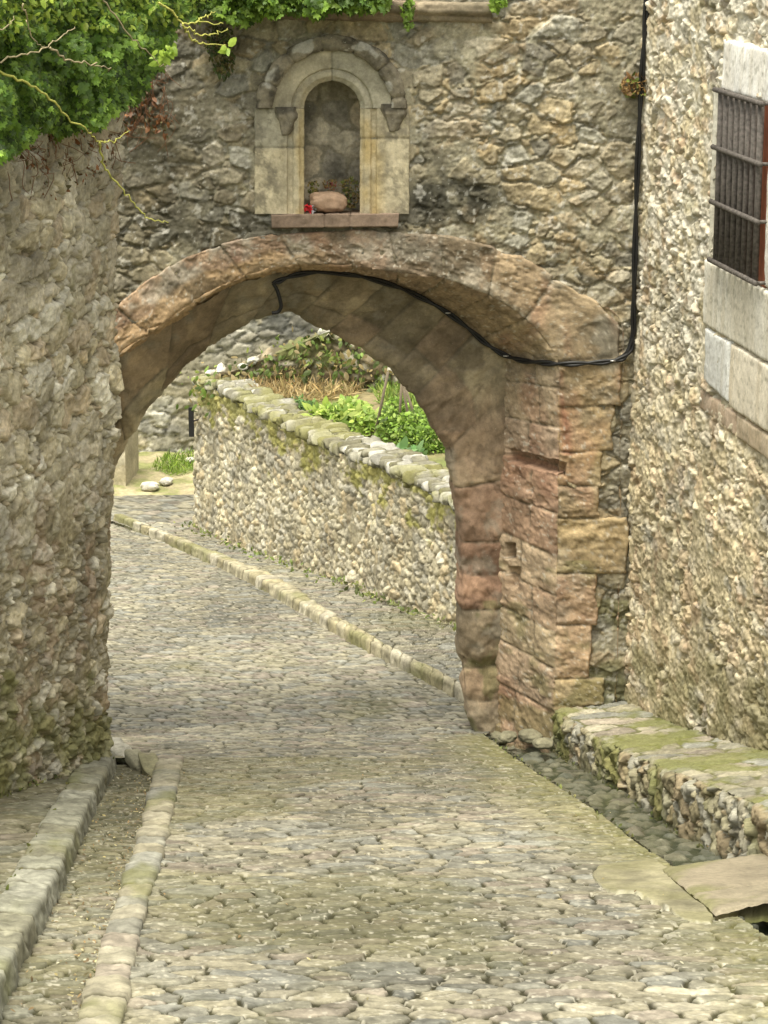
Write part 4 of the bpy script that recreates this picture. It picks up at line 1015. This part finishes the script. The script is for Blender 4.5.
# dead stems and brown leaves under the skirt
polyC = [(10, 140), (40, 120), (90, 118), (120, 92), (135, 60), (150, 70), (155, 100), (170, 118), (168, 140), (140, 120), (120, 135), (105, 165), (75, 185), (45, 200), (20, 175)]
q = sample_poly(polyC, 1500)
pos = np.array([K(x, y, YG - .15 if x > 122 else 14.05 + 1.95 * x / 110) for x, y in q])
leaves('dead_foliage', pos, .035, greens(len(pos), [(.20, .09, .04), (.26, .12, .05), (.14, .08, .04), (.10, .09, .04)]), OVAL, ivy, (0, -1, .2), .9)
tw = []
for i in range(170):
    x = rng.uniform(5, 165); y = rng.uniform(60, 150) - (x - 60) * .35; Yb = 13.95 + 2.0 * x / 110 if x < 120 else YG - .2
    if x > 122: y = rng.uniform(30, 110)
    p = [K(x + 10 * k * rng.normal() * .12 * 2, y + k * rng.uniform(7, 14), Yb + .02 * k) for k in range(5)]
    tw.append((catmull(np.array(p), np.linspace(0, 4, 12)), .0022, 4))
_mt = plain_mat('dead_twig', (.18, .09, .05), .8)
for sel in (True, False): merge_tubes('dead_twigs', [t_ for t_ in tw if (t_[0][0][1] > 16.4) == sel], _mt, ivy)

ivy2 = empty('ivy'); tag(ivy2, 'thin fringe of bright ivy along the cornice above the niche', 'ivy')
polyD = [(180, -40), (395, -40), (388, 6), (372, 12), (340, 11), (318, 16), (296, 12), (262, 17), (245, 24), (228, 20), (210, 12), (190, 20)]
pos, cl, u = ivy_cloud(polyD, 3600, YG - .12, .3, .12, 0, 0)
leaves('foliage', pos, .045, greens(len(pos), IG + [(.18, .30, .04), (.22, .34, .05)]), IVY, ivy2, (0, -.8, .6), .5)
q = sample_poly([(205, 28), (215, 22), (232, 30), (235, 60), (228, 78), (214, 70), (207, 50)], 500)
leaves('hanging_tuft', np.array([K(x, y, YG - .07 - .06 * rng.random()) for x, y in q]), .028, greens(500, [(.07, .10, .03), (.10, .13, .035), (.13, .11, .04)]), OVAL, ivy2, (0, -1, .3), .8)

# long yellow-green lichened branches
M_TWIG = plain_mat('lichened_branch', (.42, .42, .10), .8, var=.3)
M_TWIG2 = plain_mat('grey_branch', (.33, .28, .17), .8, var=.3)
br = empty('branch'); tag(br, 'long thin lichened branches arching across the ivy and hanging before the wall', 'branch')
def bpx(pts, Y0, Y1, r):
    n_ = len(pts); P_ = np.array([K(x, y, Y0 + (Y1 - Y0) * i / (n_ - 1)) for i, (x, y) in enumerate(pts)])
    m_ = n_ * 6; c_ = catmull(P_, np.linspace(0, n_ - 1, m_)); c_ += .006 * rng.normal(size=c_.shape) * np.array([1, 0, 1])
    return (c_, r, 6, np.linspace(1.2, .5, m_))
merge_tubes('stem', [bpx([(-20, 66), (10, 75), (38, 90), (62, 112), (85, 130), (100, 142)], 13.2, 14.2, 0.0068), bpx([(100, 142), (101, 155), (108, 172), (122, 190), (140, 210), (154, 220), (168, 221)], 14.2, 14.6, 0.0056), bpx([(100, 142), (114, 141), (128, 131)], 14.2, 14.4, 0.0037)], M_TWIG, br)
merge_tubes('stem', [bpx([(-10, 65), (15, 56), (40, 50), (58, 38), (75, 28)], 13.0, 13.6, 0.0043), bpx([(50, 48), (70, 60), (95, 64), (110, 70)], 13.2, 13.9, 0.0050), bpx([(22, 4), (28, 22), (34, 40), (45, 46)], 12.9, 13.1, 0.0037), bpx([(100, -5), (118, 20), (135, 40), (150, 55), (166, 68)], 14.2, 14.6, 0.0043), bpx([(-5, 32), (8, 26), (14, 18)], 12.9, 13.0, 0.0037)], M_TWIG2, br)
merge_tubes('stem', [bpx([(160, 2), (175, 15), (185, 24), (200, 22), (224, 26)], 15.2, 15.4, 0.0062), bpx([(182, 24), (196, 34), (212, 34), (228, 30)], 15.2, 15.4, 0.0050), bpx([(182, 24), (190, 38), (204, 44), (226, 45)], 15.2, 15.4, 0.0062), bpx([(195, 22), (206, 17), (215, 12)], 15.2, 15.4, 0.0037)], M_TWIG, br)
for cx_, cy_, sx_, sy_, n_ in ((164, 50, 4, 3, 16), (172, 48, 2.5, 2.5, 10), (160, 57, 2.5, 3, 10), (228, 48, 1.5, 1.2, 6)):
    q = rng.normal((cx_, cy_), (sx_, sy_), (n_, 2))
    leaves('young_leaf_tuft', np.array([K(x, y, 14.6) for x, y in q]), .045, greens(len(q), [(.24, .36, .05), (.30, .42, .06)], .1), OVAL, br, (0, -.9, .4), .5)

# small wall plants
def tuft(name, cx, cy, w, hgt, Y, n, size, pal, label, shape=OVAL, updir=(0, 0, 1), dY=.08, pname='leaves_mass'):
    q = rng.normal(size=(n, 2)); q = q / np.maximum(1, np.linalg.norm(q, axis=1) / 1.6)[:, None]
    pos = np.array([K(cx + a * w / 2, cy + b * hgt / 2, Y - dY * rng.random()) for a, b in q])
    o = leaves(name, pos, size, greens(n, pal), shape, None, (0, -.8, .5), .8, updir=updir)
    return tag(o, label, 'plant')
tuft('wall_plant', 635, 87, 17, 13, YG - .05, 260, .03, [(.25, .16, .07), (.30, .20, .08), (.16, .20, .04), (.22, .12, .05)], 'small withered brown and green plant growing behind the cable')
tuft('wall_plant', 497, 3, 9, 12, YG - .12, 60, .04, [(.22, .34, .05), (.16, .26, .04)], 'bright green sprig hanging at the right end of the cornice', IVY)
tuft('wall_plant', 409, 14, 6, 20, YG - .12, 90, .03, [(.20, .32, .05), (.14, .22, .04)], 'thin green trailing sprig hanging from the cornice right of the niche', IVY)
tuft('wall_plant', 350, 194, 11, 18, YG + .2, 260, .022, [(.14, .16, .04), (.10, .12, .03), (.2, .15, .06)], 'olive tuft growing in the right side of the niche', OVAL)
tuft('wall_plant', 331, 186, 8, 7, YG + .22, 70, .02, [(.28, .10, .08), (.22, .16, .06)], 'reddish tuft behind the stone in the niche', OVAL)
tuft('wall_plant', 313, 190, 7, 10, YG + .22, 80, .02, [(.14, .16, .04), (.25, .2, .07)], 'small ochre tuft at the left back of the niche', OVAL)
fl_ = empty('red_flower'); tag(fl_, 'small red flower left at the left corner of the niche', 'flower')
q = rng.normal((308.5, 206.5), (2.0, 1.6), (40, 2)); leaves('petals', np.array([K(x, y, YG - .02 - .03 * rng.random()) for x, y in q]), .022, greens(40, [(.65, .03, .04), (.5, .02, .03)], .1), OVAL, fl_, (0, -1, .4), .8)
q = rng.normal((313, 208), (1.6, 1.2), (16, 2)); leaves('wrapper', np.array([K(x, y, YG - .02 - .03 * rng.random()) for x, y in q]), .018, greens(16, [(.35, .35, .38), (.1, .12, .1)], .1), OVAL, fl_, (0, -1, .4), .8)
def moss_patch(poly, n, Y, size, pal, label, name='moss'):
    q = sample_poly(poly, n); P_ = np.array([G(x, y, .01) for x, y in q]) if Y is None else np.array([K(x, y, Y) for x, y in q])
    o = leaves(name, P_, size, greens(n, pal), OVAL, None, (0, -.2, 1), .6, updir=(0, 0, 1)); return tag(o, label, 'moss', kind='stuff')

# ================================================================== BEYOND THE GATE
fw = empty('garden_wall'); tag(fw, 'dry stone garden wall curving away beyond the gate, mossy capstones on top', 'wall')
tx = [150, 203, 239, 282, 328, 375, 414, 453, 500]; ty = [372, 385, 404, 428, 451, 467, 488, 512, 536]
Wb = catmull(far_wall, np.linspace(0, len(far_wall) - 1, 50))
Wt = Wb.copy()
for i in range(len(Wb)):
    xx = proj(Wb[i])[0]; Wt[i, 2] = zat(Wb[i, 0], Wb[i, 1], np.interp(xx, tx, ty))
print('field wall', Wb[0], Wb[-1], 'top', Wt[0], Wt[-1])
print('Wt', [round(v, 2) for v in Wt[:, 2]])
tang = np.gradient(Wb, axis=0); tang[:, 2] = 0; tang /= np.linalg.norm(tang, axis=1)[:, None]
nout = np.stack([-tang[:, 1] * 0 + tang[:, 1], -tang[:, 0], 0 * tang[:, 0]], 1)
if nout[:, 0].mean() > 0: nout = -nout            # towards the lane (left / camera)
Wt = Wt - nout * .07; Wb2 = Wb.copy(); Wb2[:, 2] -= .2
FWC = [(.44, .39, .27), (.40, .36, .26), (.48, .44, .33), (.42, .35, .23), (.36, .33, .25), (.46, .43, .35)]
def fw_fn(S, T, P, I):
    h, c, st, e = mixed(S, P[..., 2], .13, .10, 901, FWC, (.25, .22, .15), .026, .014, .03, .5, .02, .008, .2, .2, .012)
    h = h + .04 * fbm(S * 1.3, P[..., 2] * 1.3, 902, 3)
    c = c * (1 + .35 * fbm(S * 1.5, P[..., 2] * 1.8, 903, 4))[..., None]
    w = I['tk'][-1]
    c = mixc(c, (.17, .165, .14), sstep(-.05, .35, fbm(S * 4, P[..., 2] * 1.2, 904, 5, .6) + (T / w - .6) * .3) * .42)
    c = mixc(c, (.25, .24, .05), sstep(.0, .3, fbm(S * 3.5 + 5, P[..., 2] * 5, 905, 5, .6) + np.clip((T / w - .84) * 2.2, -1, .3)) * .75)
    return h, c
loft('wall_face', [Wb2, Wt], .018, .014, fw_fn, M_FIELD, fw, nout.mean(0), 0, False)
# end of the wall at the bend and its back
e0 = Wb2[-1]; e1 = Wt[-1]; ins = -nout[-1] * .5
loft('wall_end', [np.array([Wb2[-1], Wt[-1]]), np.array([Wb2[-1] + ins + tang[-1] * .15, Wt[-1] + ins + tang[-1] * .15])], .02, .02, lambda S, T, P, I: rubble(T, S, .11, .1, 911, FWC, (.2, .18, .12), depth=.04)[:2], M_FIELD, fw, (-.7, .7, 0) if tang[-1][1] > 0 else (0, 1, 0), 0, False)
loft('wall_back', [Wb2 - nout * .5, Wt - nout * .5], .05, .05, lambda S, T, P, I: rubble(S, P[..., 2], .12, .1, 912, FWC, (.2, .18, .12))[:2], M_FIELD, fw, -nout.mean(0), 0, False)
loft('wall_core', [Wt + np.array([0, 0, -.01]), Wt - nout * .5], .05, .05, lambda S, T, P, I: (0 * S, np.ones(S.shape + (3,)) * .15), M_FIELD, fw, (0, 0, 1), 0, False)
# capstones: rough slabs set on edge across the top
V, F, C = [], [], []; nv = 0
seg = np.concatenate([[0], np.cumsum(np.linalg.norm(np.diff(Wt, axis=0), axis=1))]); s = 0.02
r_ = random.Random(9)
row_ = 0
while s < seg[-1]:
    row_ ^= 1
    w = r_.uniform(.025, .06); p = np.array([np.interp(s + w / 2, seg, Wt[:, c_]) for c_ in range(3)]); tg = np.array([np.interp(s, seg, tang[:, c_]) for c_ in range(3)]); no = np.array([np.interp(s, seg, nout[:, c_]) for c_ in range(3)])
    hh = r_.uniform(.05, .14); dd = r_.uniform(.16, .30); lean = r_.uniform(.0, 1.1)
    th = np.linspace(0, math.pi, 9); ph = np.linspace(0, 2 * math.pi, 17)[:-1]
    TH, PH = np.meshgrid(th, ph, indexing='ij'); f = lambda a: np.sign(a) * np.abs(a) ** .55
    x = f(np.sin(TH)) * f(np.cos(PH)); y = f(np.sin(TH)) * f(np.sin(PH)); z = f(np.cos(TH))
    sd = r_.random() * 100; D = 1 + .5 * fbm(x * 1.5 + sd, y * 1.5 + z + sd, 3, 3)
    x, y, z = x * D * w * .62, y * D * dd / 2, z * D * hh / 2
    x = x + z * lean
    Q = p + tg * x[..., None] + no * (y[..., None] - (.08 if row_ else .30) + r_.uniform(-.05, .05)) + np.array([0, 0, 1.]) * (z[..., None] + .04 + r_.uniform(-.03, .03))
    n_, m_ = 9, 16; idx = np.arange(n_ * m_).reshape(n_, m_) + nv; nx = np.roll(idx, -1, 1)
    F.append(np.stack([idx[:-1], idx[1:], nx[1:], nx[:-1]], -1).reshape(-1, 4)); V.append(Q.reshape(-1, 3)); nv += n_ * m_
    base = np.array([(.27, .26, .21), (.22, .21, .16), (.36, .35, .31), (.17, .16, .11)][r_.randrange(4)]) * r_.uniform(.8, 1.15)
    cc = base * (1 + .5 * fbm(x * 20 + sd, y * 20 + z * 20, 7, 3))[..., None]
    ms = sstep(-.2, .2, fbm(s * 1.7 + 0 * x, y * 4 + z * 4, 8, 3) + .0 * z); cc = mixc(cc, (.20, .195, .06), ms * .65)
    C.append(cc.reshape(-1, 3)); s += w * .62
raw_mesh('capstones', np.concatenate(V), np.concatenate(F), M_FIELD, fw, np.concatenate(C))

# garden terrace behind the wall
Wm = Wt[len(Wt) // 2]
zg = Wt[:, 2].min() - .05
print('zg', zg, Wt[0], Wt[-1])
def onz(x, y, z):
    r = ray(x, y); t = (z - CAMZ) / r[2]; return np.array([r[0] * t, r[1] * t, z])
def GD(x, y): return onz(x, y, ZG)
ZG = float(np.interp(.55, [0, 1], [Wt[0, 2], Wt[-1, 2]])) - .12
print('ZG', ZG, GD(300, 385), GD(400, 460), GD(240, 385))
def garden_fn(S, T, P, I):
    X, Y = P[..., 0], P[..., 1]
    h = .05 * fbm(X * 1.5, Y * 1.5, 921, 5, .6)
    c = np.array((.24, .20, .11)) * (1 + .6 * fbm(X * 3, Y * 3, 922, 5))[..., None]
    c = mixc(c, (.14, .19, .05), sstep(-.1, .25, fbm(X * .8, Y * .8, 923, 4)) * .7)
    return h, c
FLT = Wt - nout * .45; FLT[:, 2] = np.minimum(ZG, Wt[:, 2] - .05)
far_r = FLT.copy(); far_r[:, 0] += 14; far_r[:, 1] += 12; far_r[:, 2] = ZG + .1
tag(loft('garden_ground', [FLT, far_r], .12, .08, garden_fn, M_SOIL, None, (0, 0, 1), 0, False), 'garden soil behind the wall', kind='structure')
np.savez('/tmp/dbg.npz', Wt=Wt, Wb=Wb) if False else None
exec_far = True
# distances for the far things
pA = GD(240, 378); pB = GD(395, 386)
print('far rubble wall', pA, pB)
def straight_wall(name, A, B, zb, topf, fn, mat, parent, n=20, ds=.03, dt=.025, toward=(0, -1, 0), zb_f=None):
    t_ = np.linspace(0, 1, n)[:, None]; L0 = A * (1 - t_) + B * t_; lo = L0.copy(); lo[:, 2] = zb if zb_f is None else zb_f(L0); hi = L0.copy(); hi[:, 2] = [topf(p) for p in L0]
    return loft(name, [lo, hi], ds, dt, fn, mat, parent, toward, 0, False)
# tumbled overgrown rubble wall at the back of the garden
rx = [232, 262, 300, 322, 332, 350, 375, 400, 470]; ry = [372, 360, 344, 334, 331, 340, 352, 366, 372]
rw = empty('ruined_wall'); tag(rw, 'low tumbled rubble wall with weeds at the back of the garden', 'wall')
A_, B_ = GD(215, 381), GD(470, 392)
def rt(p): xx = proj([p[0], p[1], ZG])[0]; return zat(p[0], p[1], np.interp(xx, rx, ry))
def rw_fn(S, T, P, I):
    h, c, st, e = rubble(S, P[..., 2], .17, .12, 931, [(.30, .25, .17), (.36, .33, .26), (.50, .48, .42), (.24, .19, .12)], (.10, .085, .05), depth=.10, joint=.03, bevel=.04, merge=.3, tilt=.4, blob=.05, rough=.02)
    c = mixc(c, (.11, .13, .04), sstep(.0, .3, fbm(S * 1.6, P[..., 2] * 2.5, 932, 4)) * .8)
    return h + .12 * fbm(S * 2, P[..., 2] * 2, 933, 3), c
straight_wall('wall_face', A_, B_, ZG - .3, rt, rw_fn, M_FIELD, rw, n=40)
t_ = np.linspace(0, 1, 40)[:, None]; L0 = A_ * (1 - t_) + B_ * t_; L0[:, 2] = [rt(p) for p in L0]; L1 = L0 + np.array([0, .9, -.1])
loft('wall_top', [L0 + [0, -.02, -.03], L1], .04, .04, rw_fn, M_FIELD, rw, (0, 0, 1), 0, False)
pos = []
for i in range(1500):
    p = L0[rng.integers(0, 40)] + rng.normal(size=3) * [.25, .15, .12]; pos.append(p + [0, -.1, -rng.random() * .5])
pos = np.array(pos); leaves('weeds', pos, .07, greens(len(pos), [(.13, .20, .04), (.20, .24, .06), (.10, .14, .04), (.28, .22, .10)]), OVAL, rw, (0, -.7, .6), .8)
for i, (x, y, s) in enumerate([(326, 332, .22), (253, 361, .17), (330, 372, .14), (243, 367, .14), (212, 374, .18)]):
    Yq = A_[1] - .1 if i < 4 else Wt[-1, 1] + .3
    o = rock('pale_boulder', tuple(K(x, y, Yq)), (s, s * .8, s * .6), 940 + i * 3, (.42, .41, .36), M_FIELD, i, sq=.8); o.name = 'pale_boulder'
    tag(o, ['biggest pale stone on the peak of the ruined garden wall', 'pale stone on the left slope of the ruined wall', 'pale stone among weeds on the face of the ruined wall', 'small pale stone at the left foot of the ruined wall', 'pale stone at the far end of the garden wall coping'][i], 'stone', 'pale stones in and on the old walls')

# old building behind
bl_ = empty('old_stone_building'); tag(bl_, 'weathered grey building wall behind the garden and bend of the lane', 'building')
YB = 37.2
gz = float(ground(YB))
def bw_fn(S, T, P, I):
    X, Z = P[..., 0], P[..., 2]
    h, c, st, e = mixed(S, Z, .34, .20, 951, [(.38, .36, .29), (.46, .44, .36), (.42, .38, .28), (.33, .32, .27)], (.26, .24, .18), .05, .04, .05, .42, -.05, .014, .3, .1)
    c = c * (1 + .8 * fbm(X * 1.4, Z * 1.8, 952, 6, .65))[..., None]
    px, py = proj(P)
    c = mixc(c, (.15, .15, .14), sstep(-.05, .3, fbm(X * 1.3, Z * 2.2, 953, 5, .6) + np.clip((345 - py) / 100, -.25, .3)) * .65)
    c = mixc(c, (.40, .36, .24), sstep(.0, .3, fbm(X * .8 + 7, Z * .8, 954, 4)) * .5)
    return h, c
print('YB', YB, 'A_', A_)
A2 = np.array([K(60, 400, YB)[0], YB, 0]); B2 = np.array([K(620, 400, YB)[0], YB + 1.0, 0])
straight_wall('wall', A2, B2, gz - 1.2, lambda p: zat(p[0], p[1], 120), bw_fn, M_FIELD, bl_, ds=.03, dt=.025)
# pale corner pier at the far left
pr = empty('corner_pier'); tag(pr, 'pale plastered wall end at the far left behind the arch jamb', 'wall')
Gp = G(126, 488, 0); 
A3 = np.array([Gp[0] - 1.4, Gp[1] + .1, 0]); B3 = np.array([Gp[0], Gp[1], 0])
pz = lambda p: zat(p[0], p[1], 425)
straight_wall('wall_face', A3, B3, Gp[2] - .5, pz, lambda S, T, P, I: (lambda r: (r[0] * .5, r[1]))(rubble(S, P[..., 2], .3, .2, 961, FWC, (.46, .40, .27), depth=.03)), M_FIELD, pr, ds=.03, dt=.03)
C3 = B3 + np.array([.10, .9, 0])
straight_wall('side_face', B3, C3, Gp[2] - .5, lambda p: zat(B3[0], B3[1], 425), lambda S, T, P, I: (0.01 * fbm(S * 5, P[..., 2] * 5, 962, 3), np.array((.42, .37, .27)) * (1 + .7 * fbm(S * 3, P[..., 2] * 3, 963, 4))[..., None]), M_FIELD, pr, ds=.05, dt=.05, toward=(1, -.3, 0))

# verge at the bend: grass, bare earth, white stones
va = [G(x_, 503, .0) - [0, 0, .05] for x_ in (60, 100, 140, 170, 195, 230)]
vb = [K(x_, 452, YB + .1) for x_ in (60, 100, 140, 170, 195, 230)]
print('verge', va[2], vb[2])
def verge_fn(S, T, P, I):
    X, Y = P[..., 0], P[..., 1]
    c = np.array((.33, .29, .18)) * (1 + .4 * fbm(X * 3, Y * 3, 971, 4))[..., None]
    return .06 * fbm(X * 2, Y * 2, 973, 3), mixc(c, (.17, .20, .06), sstep(-.1, .25, fbm(X * 2.2, Y * 2.2, 972, 5, .65)) * .7)
tag(loft('verge', [np.array(va), np.array(vb)], .05, .05, verge_fn, M_SOIL, None, (0, 0, 1), 0, False), 'grassy bank at the bend of the lane', kind='structure')
def slope_pt(x, y):
    a = np.array(va[1]); b = np.array(vb[1]); nrm = np.cross(np.array(va[2]) - a, b - a); r = ray(x, y); o_ = np.array([0, 0, CAMZ]); t = np.dot(a - o_, nrm) / np.dot(r, nrm); return o_ + r * t
q = sample_poly([(150, 470), (160, 458), (196, 452), (200, 470), (175, 476)], 900)
o = leaves('grass', np.array([slope_pt(x, y) for x, y in q]), .09, greens(900, [(.18, .28, .04), (.26, .36, .06), (.12, .2, .03)]), BLADE, None, (0, -1, .3), .9, updir=(0, 0, 1)); tag(o, 'patch of bright grass at the bend', kind='stuff')
for i, (x, y, s) in enumerate([(150, 489, .20), (166, 484, .16), (191, 463, .14)]):
    p = slope_pt(x, y); tag(rock('white_stone', tuple(p + [0, 0, .04]), (s * 1.3, s, s * .6), 980 + i * 3, (.50, .48, .42), M_FIELD, i, sq=.8), ['largest white stone at the edge of the far paving', 'flatter white stone behind it on the verge', 'white stone on the grass by the end of the garden wall'][i], 'stone', 'white stones at the bend of the lane')
# dark narrow board by the end of the wall
sg = empty('sign_board'); tag(sg, 'narrow dark board standing out from the far end of the garden wall', 'sign')
pS = K(191.5, 422, Wb[-1, 1] - .25)
hS = abs(zat(pS[0], pS[1], 408) - zat(pS[0], pS[1], 437)); wS = 4.0 / FPX * 33 
box_mesh('panel', pS[0] - .035, pS[0] + .03, pS[1] - .02, pS[1] + .02, pS[2] - hS / 2, pS[2] + hS / 2, M_DARK, sg)
merge_tubes('bracket', [([pS + [0, .03, 0], pS + [.06, .12, 0], pS + [.14, .25, 0]], .012, 6)], M_IRON, sg)

# garden plants
GY = [(.26, .38, .07), (.36, .46, .10), (.18, .28, .05), (.40, .48, .14)]
def plant(cx, cy, w, h, n, size, pal, label, shape=OVAL, name='garden_plant', group='vegetable plants in the garden', stems=6):
    p = GD(cx, cy); e_o = empty(name); tag(e_o, label, 'plant', group)
    sc = p[1] / FPX * 1.03; q = rng.normal(size=(n, 3)); q /= np.maximum(1, np.linalg.norm(q, axis=1) / 1.5)[:, None]
    pos = p + np.stack([q[:, 0] * w * sc / 2.6, q[:, 1] * w * sc / 2.6, np.abs(q[:, 2]) * h * sc / 1.6], 1)
    leaves('leaves_mass', pos, size, greens(n, pal), shape, e_o, (0, -.4, .9), .7, updir=(0, -.3, .5), jitter=.6)
    merge_tubes('stem', [([p, (p + pos[i]) / 2 + [0, 0, .05], pos[i]], .008, 5) for i in range(stems)], plain_mat('green_stem', (.15, .2, .06), .7), e_o)
chard = [(322, 425, 34, 24), (345, 428, 38, 26), (368, 432, 36, 26), (352, 416, 30, 20)]
labs = ['leafy yellow-green plant nearest the wall at the left of the garden bed', 'broad light green plant, second from the left of the bed', 'light green plant in the middle of the bed', 'pale green plant behind the other leafy ones']
for (x, y, w, h), lb in zip(chard, labs): plant(x, y, w * .9, h * .8, 420, .085, GY, lb)
beans = [(392, 440, 34, 40), (412, 446, 34, 44), (432, 452, 32, 44), (398, 425, 34, 36), (424, 434, 34, 38)]
labs = ['feathery green plant under the leftmost garden stake', 'feathery green plant in the middle beside the stakes', 'feathery green plant nearest the arch jamb', 'feathery green plant behind, left of the stakes', 'feathery green plant behind, right of the stakes']
for (x, y, w, h), lb in zip(beans, labs): plant(x, y, w * .85, h * .85, 750, .05, [(.17, .28, .05), (.24, .38, .06), (.13, .21, .04), (.30, .42, .09)], lb)
plant(407, 462, 30, 12, 120, .12, [(.12, .24, .08), (.18, .30, .12)], 'low blue-green cabbage-like plant close behind the wall')
plant(300, 410, 26, 12, 300, .05, [(.12, .22, .07), (.16, .26, .08)], 'low bluish green plants at the left end of the bed')
stk = plain_mat('wooden_stake', (.16, .13, .09), .8)
for i, (x0, y0, x1, y1, lb) in enumerate([(374, 440, 388, 372, 'leftmost thin wooden garden stake leaning right'), (398, 440, 402, 378, 'second thin garden stake, nearly upright'), (412, 440, 402, 380, 'third thin garden stake leaning left'), (424, 445, 404, 384, 'rightmost thin garden stake leaning left most')]):
    p = GD(x0, y0); qx = K(x1, y1, p[1]); o = merge_tubes('garden_stake', [([p, (p + qx) / 2, qx], .018, 6)], stk); tag(o, lb, 'stake', 'thin stakes in the garden bed')
q = sample_poly([(235, 385), (300, 380), (375, 384), (350, 398), (300, 405), (262, 398)], 2500)
o = leaves('dry_grass', np.array([GD(x, y) + [0, 0, .02] for x, y in q]), .12, greens(2500, [(.42, .33, .17), (.36, .26, .12), (.30, .24, .11)]), BLADE, None, (0, -1, .5), 1., updir=(0, 0, .4), jitter=.7); tag(o, 'straw and dry grass on the garden soil', kind='stuff')
q = sample_poly([(370, 372), (440, 380), (440, 420), (380, 405)], 2500)
o = leaves('grass', np.array([GD(x, y) + [0, 0, .0] for x, y in q]), .12, greens(2500, [(.2, .3, .06), (.28, .34, .08), (.14, .22, .04)]), BLADE, None, (0, -1, .3), .8, updir=(0, 0, 1)); tag(o, 'grass behind the garden bed', kind='stuff')

# ================================================================== litter and weeds at the edges
def on_ground(fx, Ya, Yb, n, dh, pw=1.0):
    Y = rng.uniform(Ya, Yb, n); X = np.array([fx(y, rng.random()) for y in Y]); return np.stack([X, Y, ground(Y) + dh], 1)
P_ = np.concatenate([on_ground(lambda y, t: kerb_top(y) + .03 + t * (strip_l(y) - kerb_top(y) - .03), 7.5, 16.3, 420, -.036),
                     on_ground(lambda y, t: strip_l(y) - .02 - .1 * t * t, 7.5, 16.3, 350, -.035),
                     on_ground(lambda y, t: strip_r(y) + 4.2 * t, 7.5, 18.0, 150, .016)])
o = leaves('leaf_litter', P_, .015, greens(len(P_), [(.32, .27, .13), (.26, .18, .09), (.38, .34, .19), (.42, .40, .30), (.18, .13, .07)]), OVAL, None, (0, 0, 1), .35); tag(o, 'scattered dry leaf litter in the gutter', kind='stuff')
wx = lambda y: LC[0] + LDIR[0] / LDIR[1] * (y - LC[1])
P_ = np.concatenate([on_ground(lambda y, t: wx(y) + .02 + .10 * t * t, 12.5, 16.2, 420, .05), on_ground(lambda y, t: chan_l(y) + .04 - .08 * t * t, 12.6, 18.2, 160, -.02),
                     on_ground(lambda y, t: strip_l(y) - .01, 8, 16.3, 160, -.03), on_ground(lambda y, t: chan_r(y) - .05 * t, 12.6, 18.2, 140, -.10), on_ground(lambda y, t: kerb_top(y) - kw + .01, 8, 16, 160, .05)])
o = leaves('weeds', P_, .022, greens(len(P_), [(.12, .15, .04), (.15, .17, .05), (.10, .12, .03), (.18, .17, .07)]), OVAL, None, (0, -.5, .8), .8, updir=(0, 0, 1)); tag(o, 'tiny weeds and moss along the joints and wall feet', kind='stuff')
P_ = np.array([FW[rng.integers(0, 60)] + np.array([-.04 - .06 * rng.random(), 0, .06]) + rng.normal(size=3) * [.08, .08, .01] for _ in range(500)])
o = leaves('weeds', P_, .045, greens(len(P_), [(.15, .2, .05), (.2, .22, .07), (.11, .14, .04)]), OVAL, None, (0, -.5, .8), .8, updir=(0, 0, 1)); tag(o, 'small weeds along the foot of the garden wall', kind='stuff')
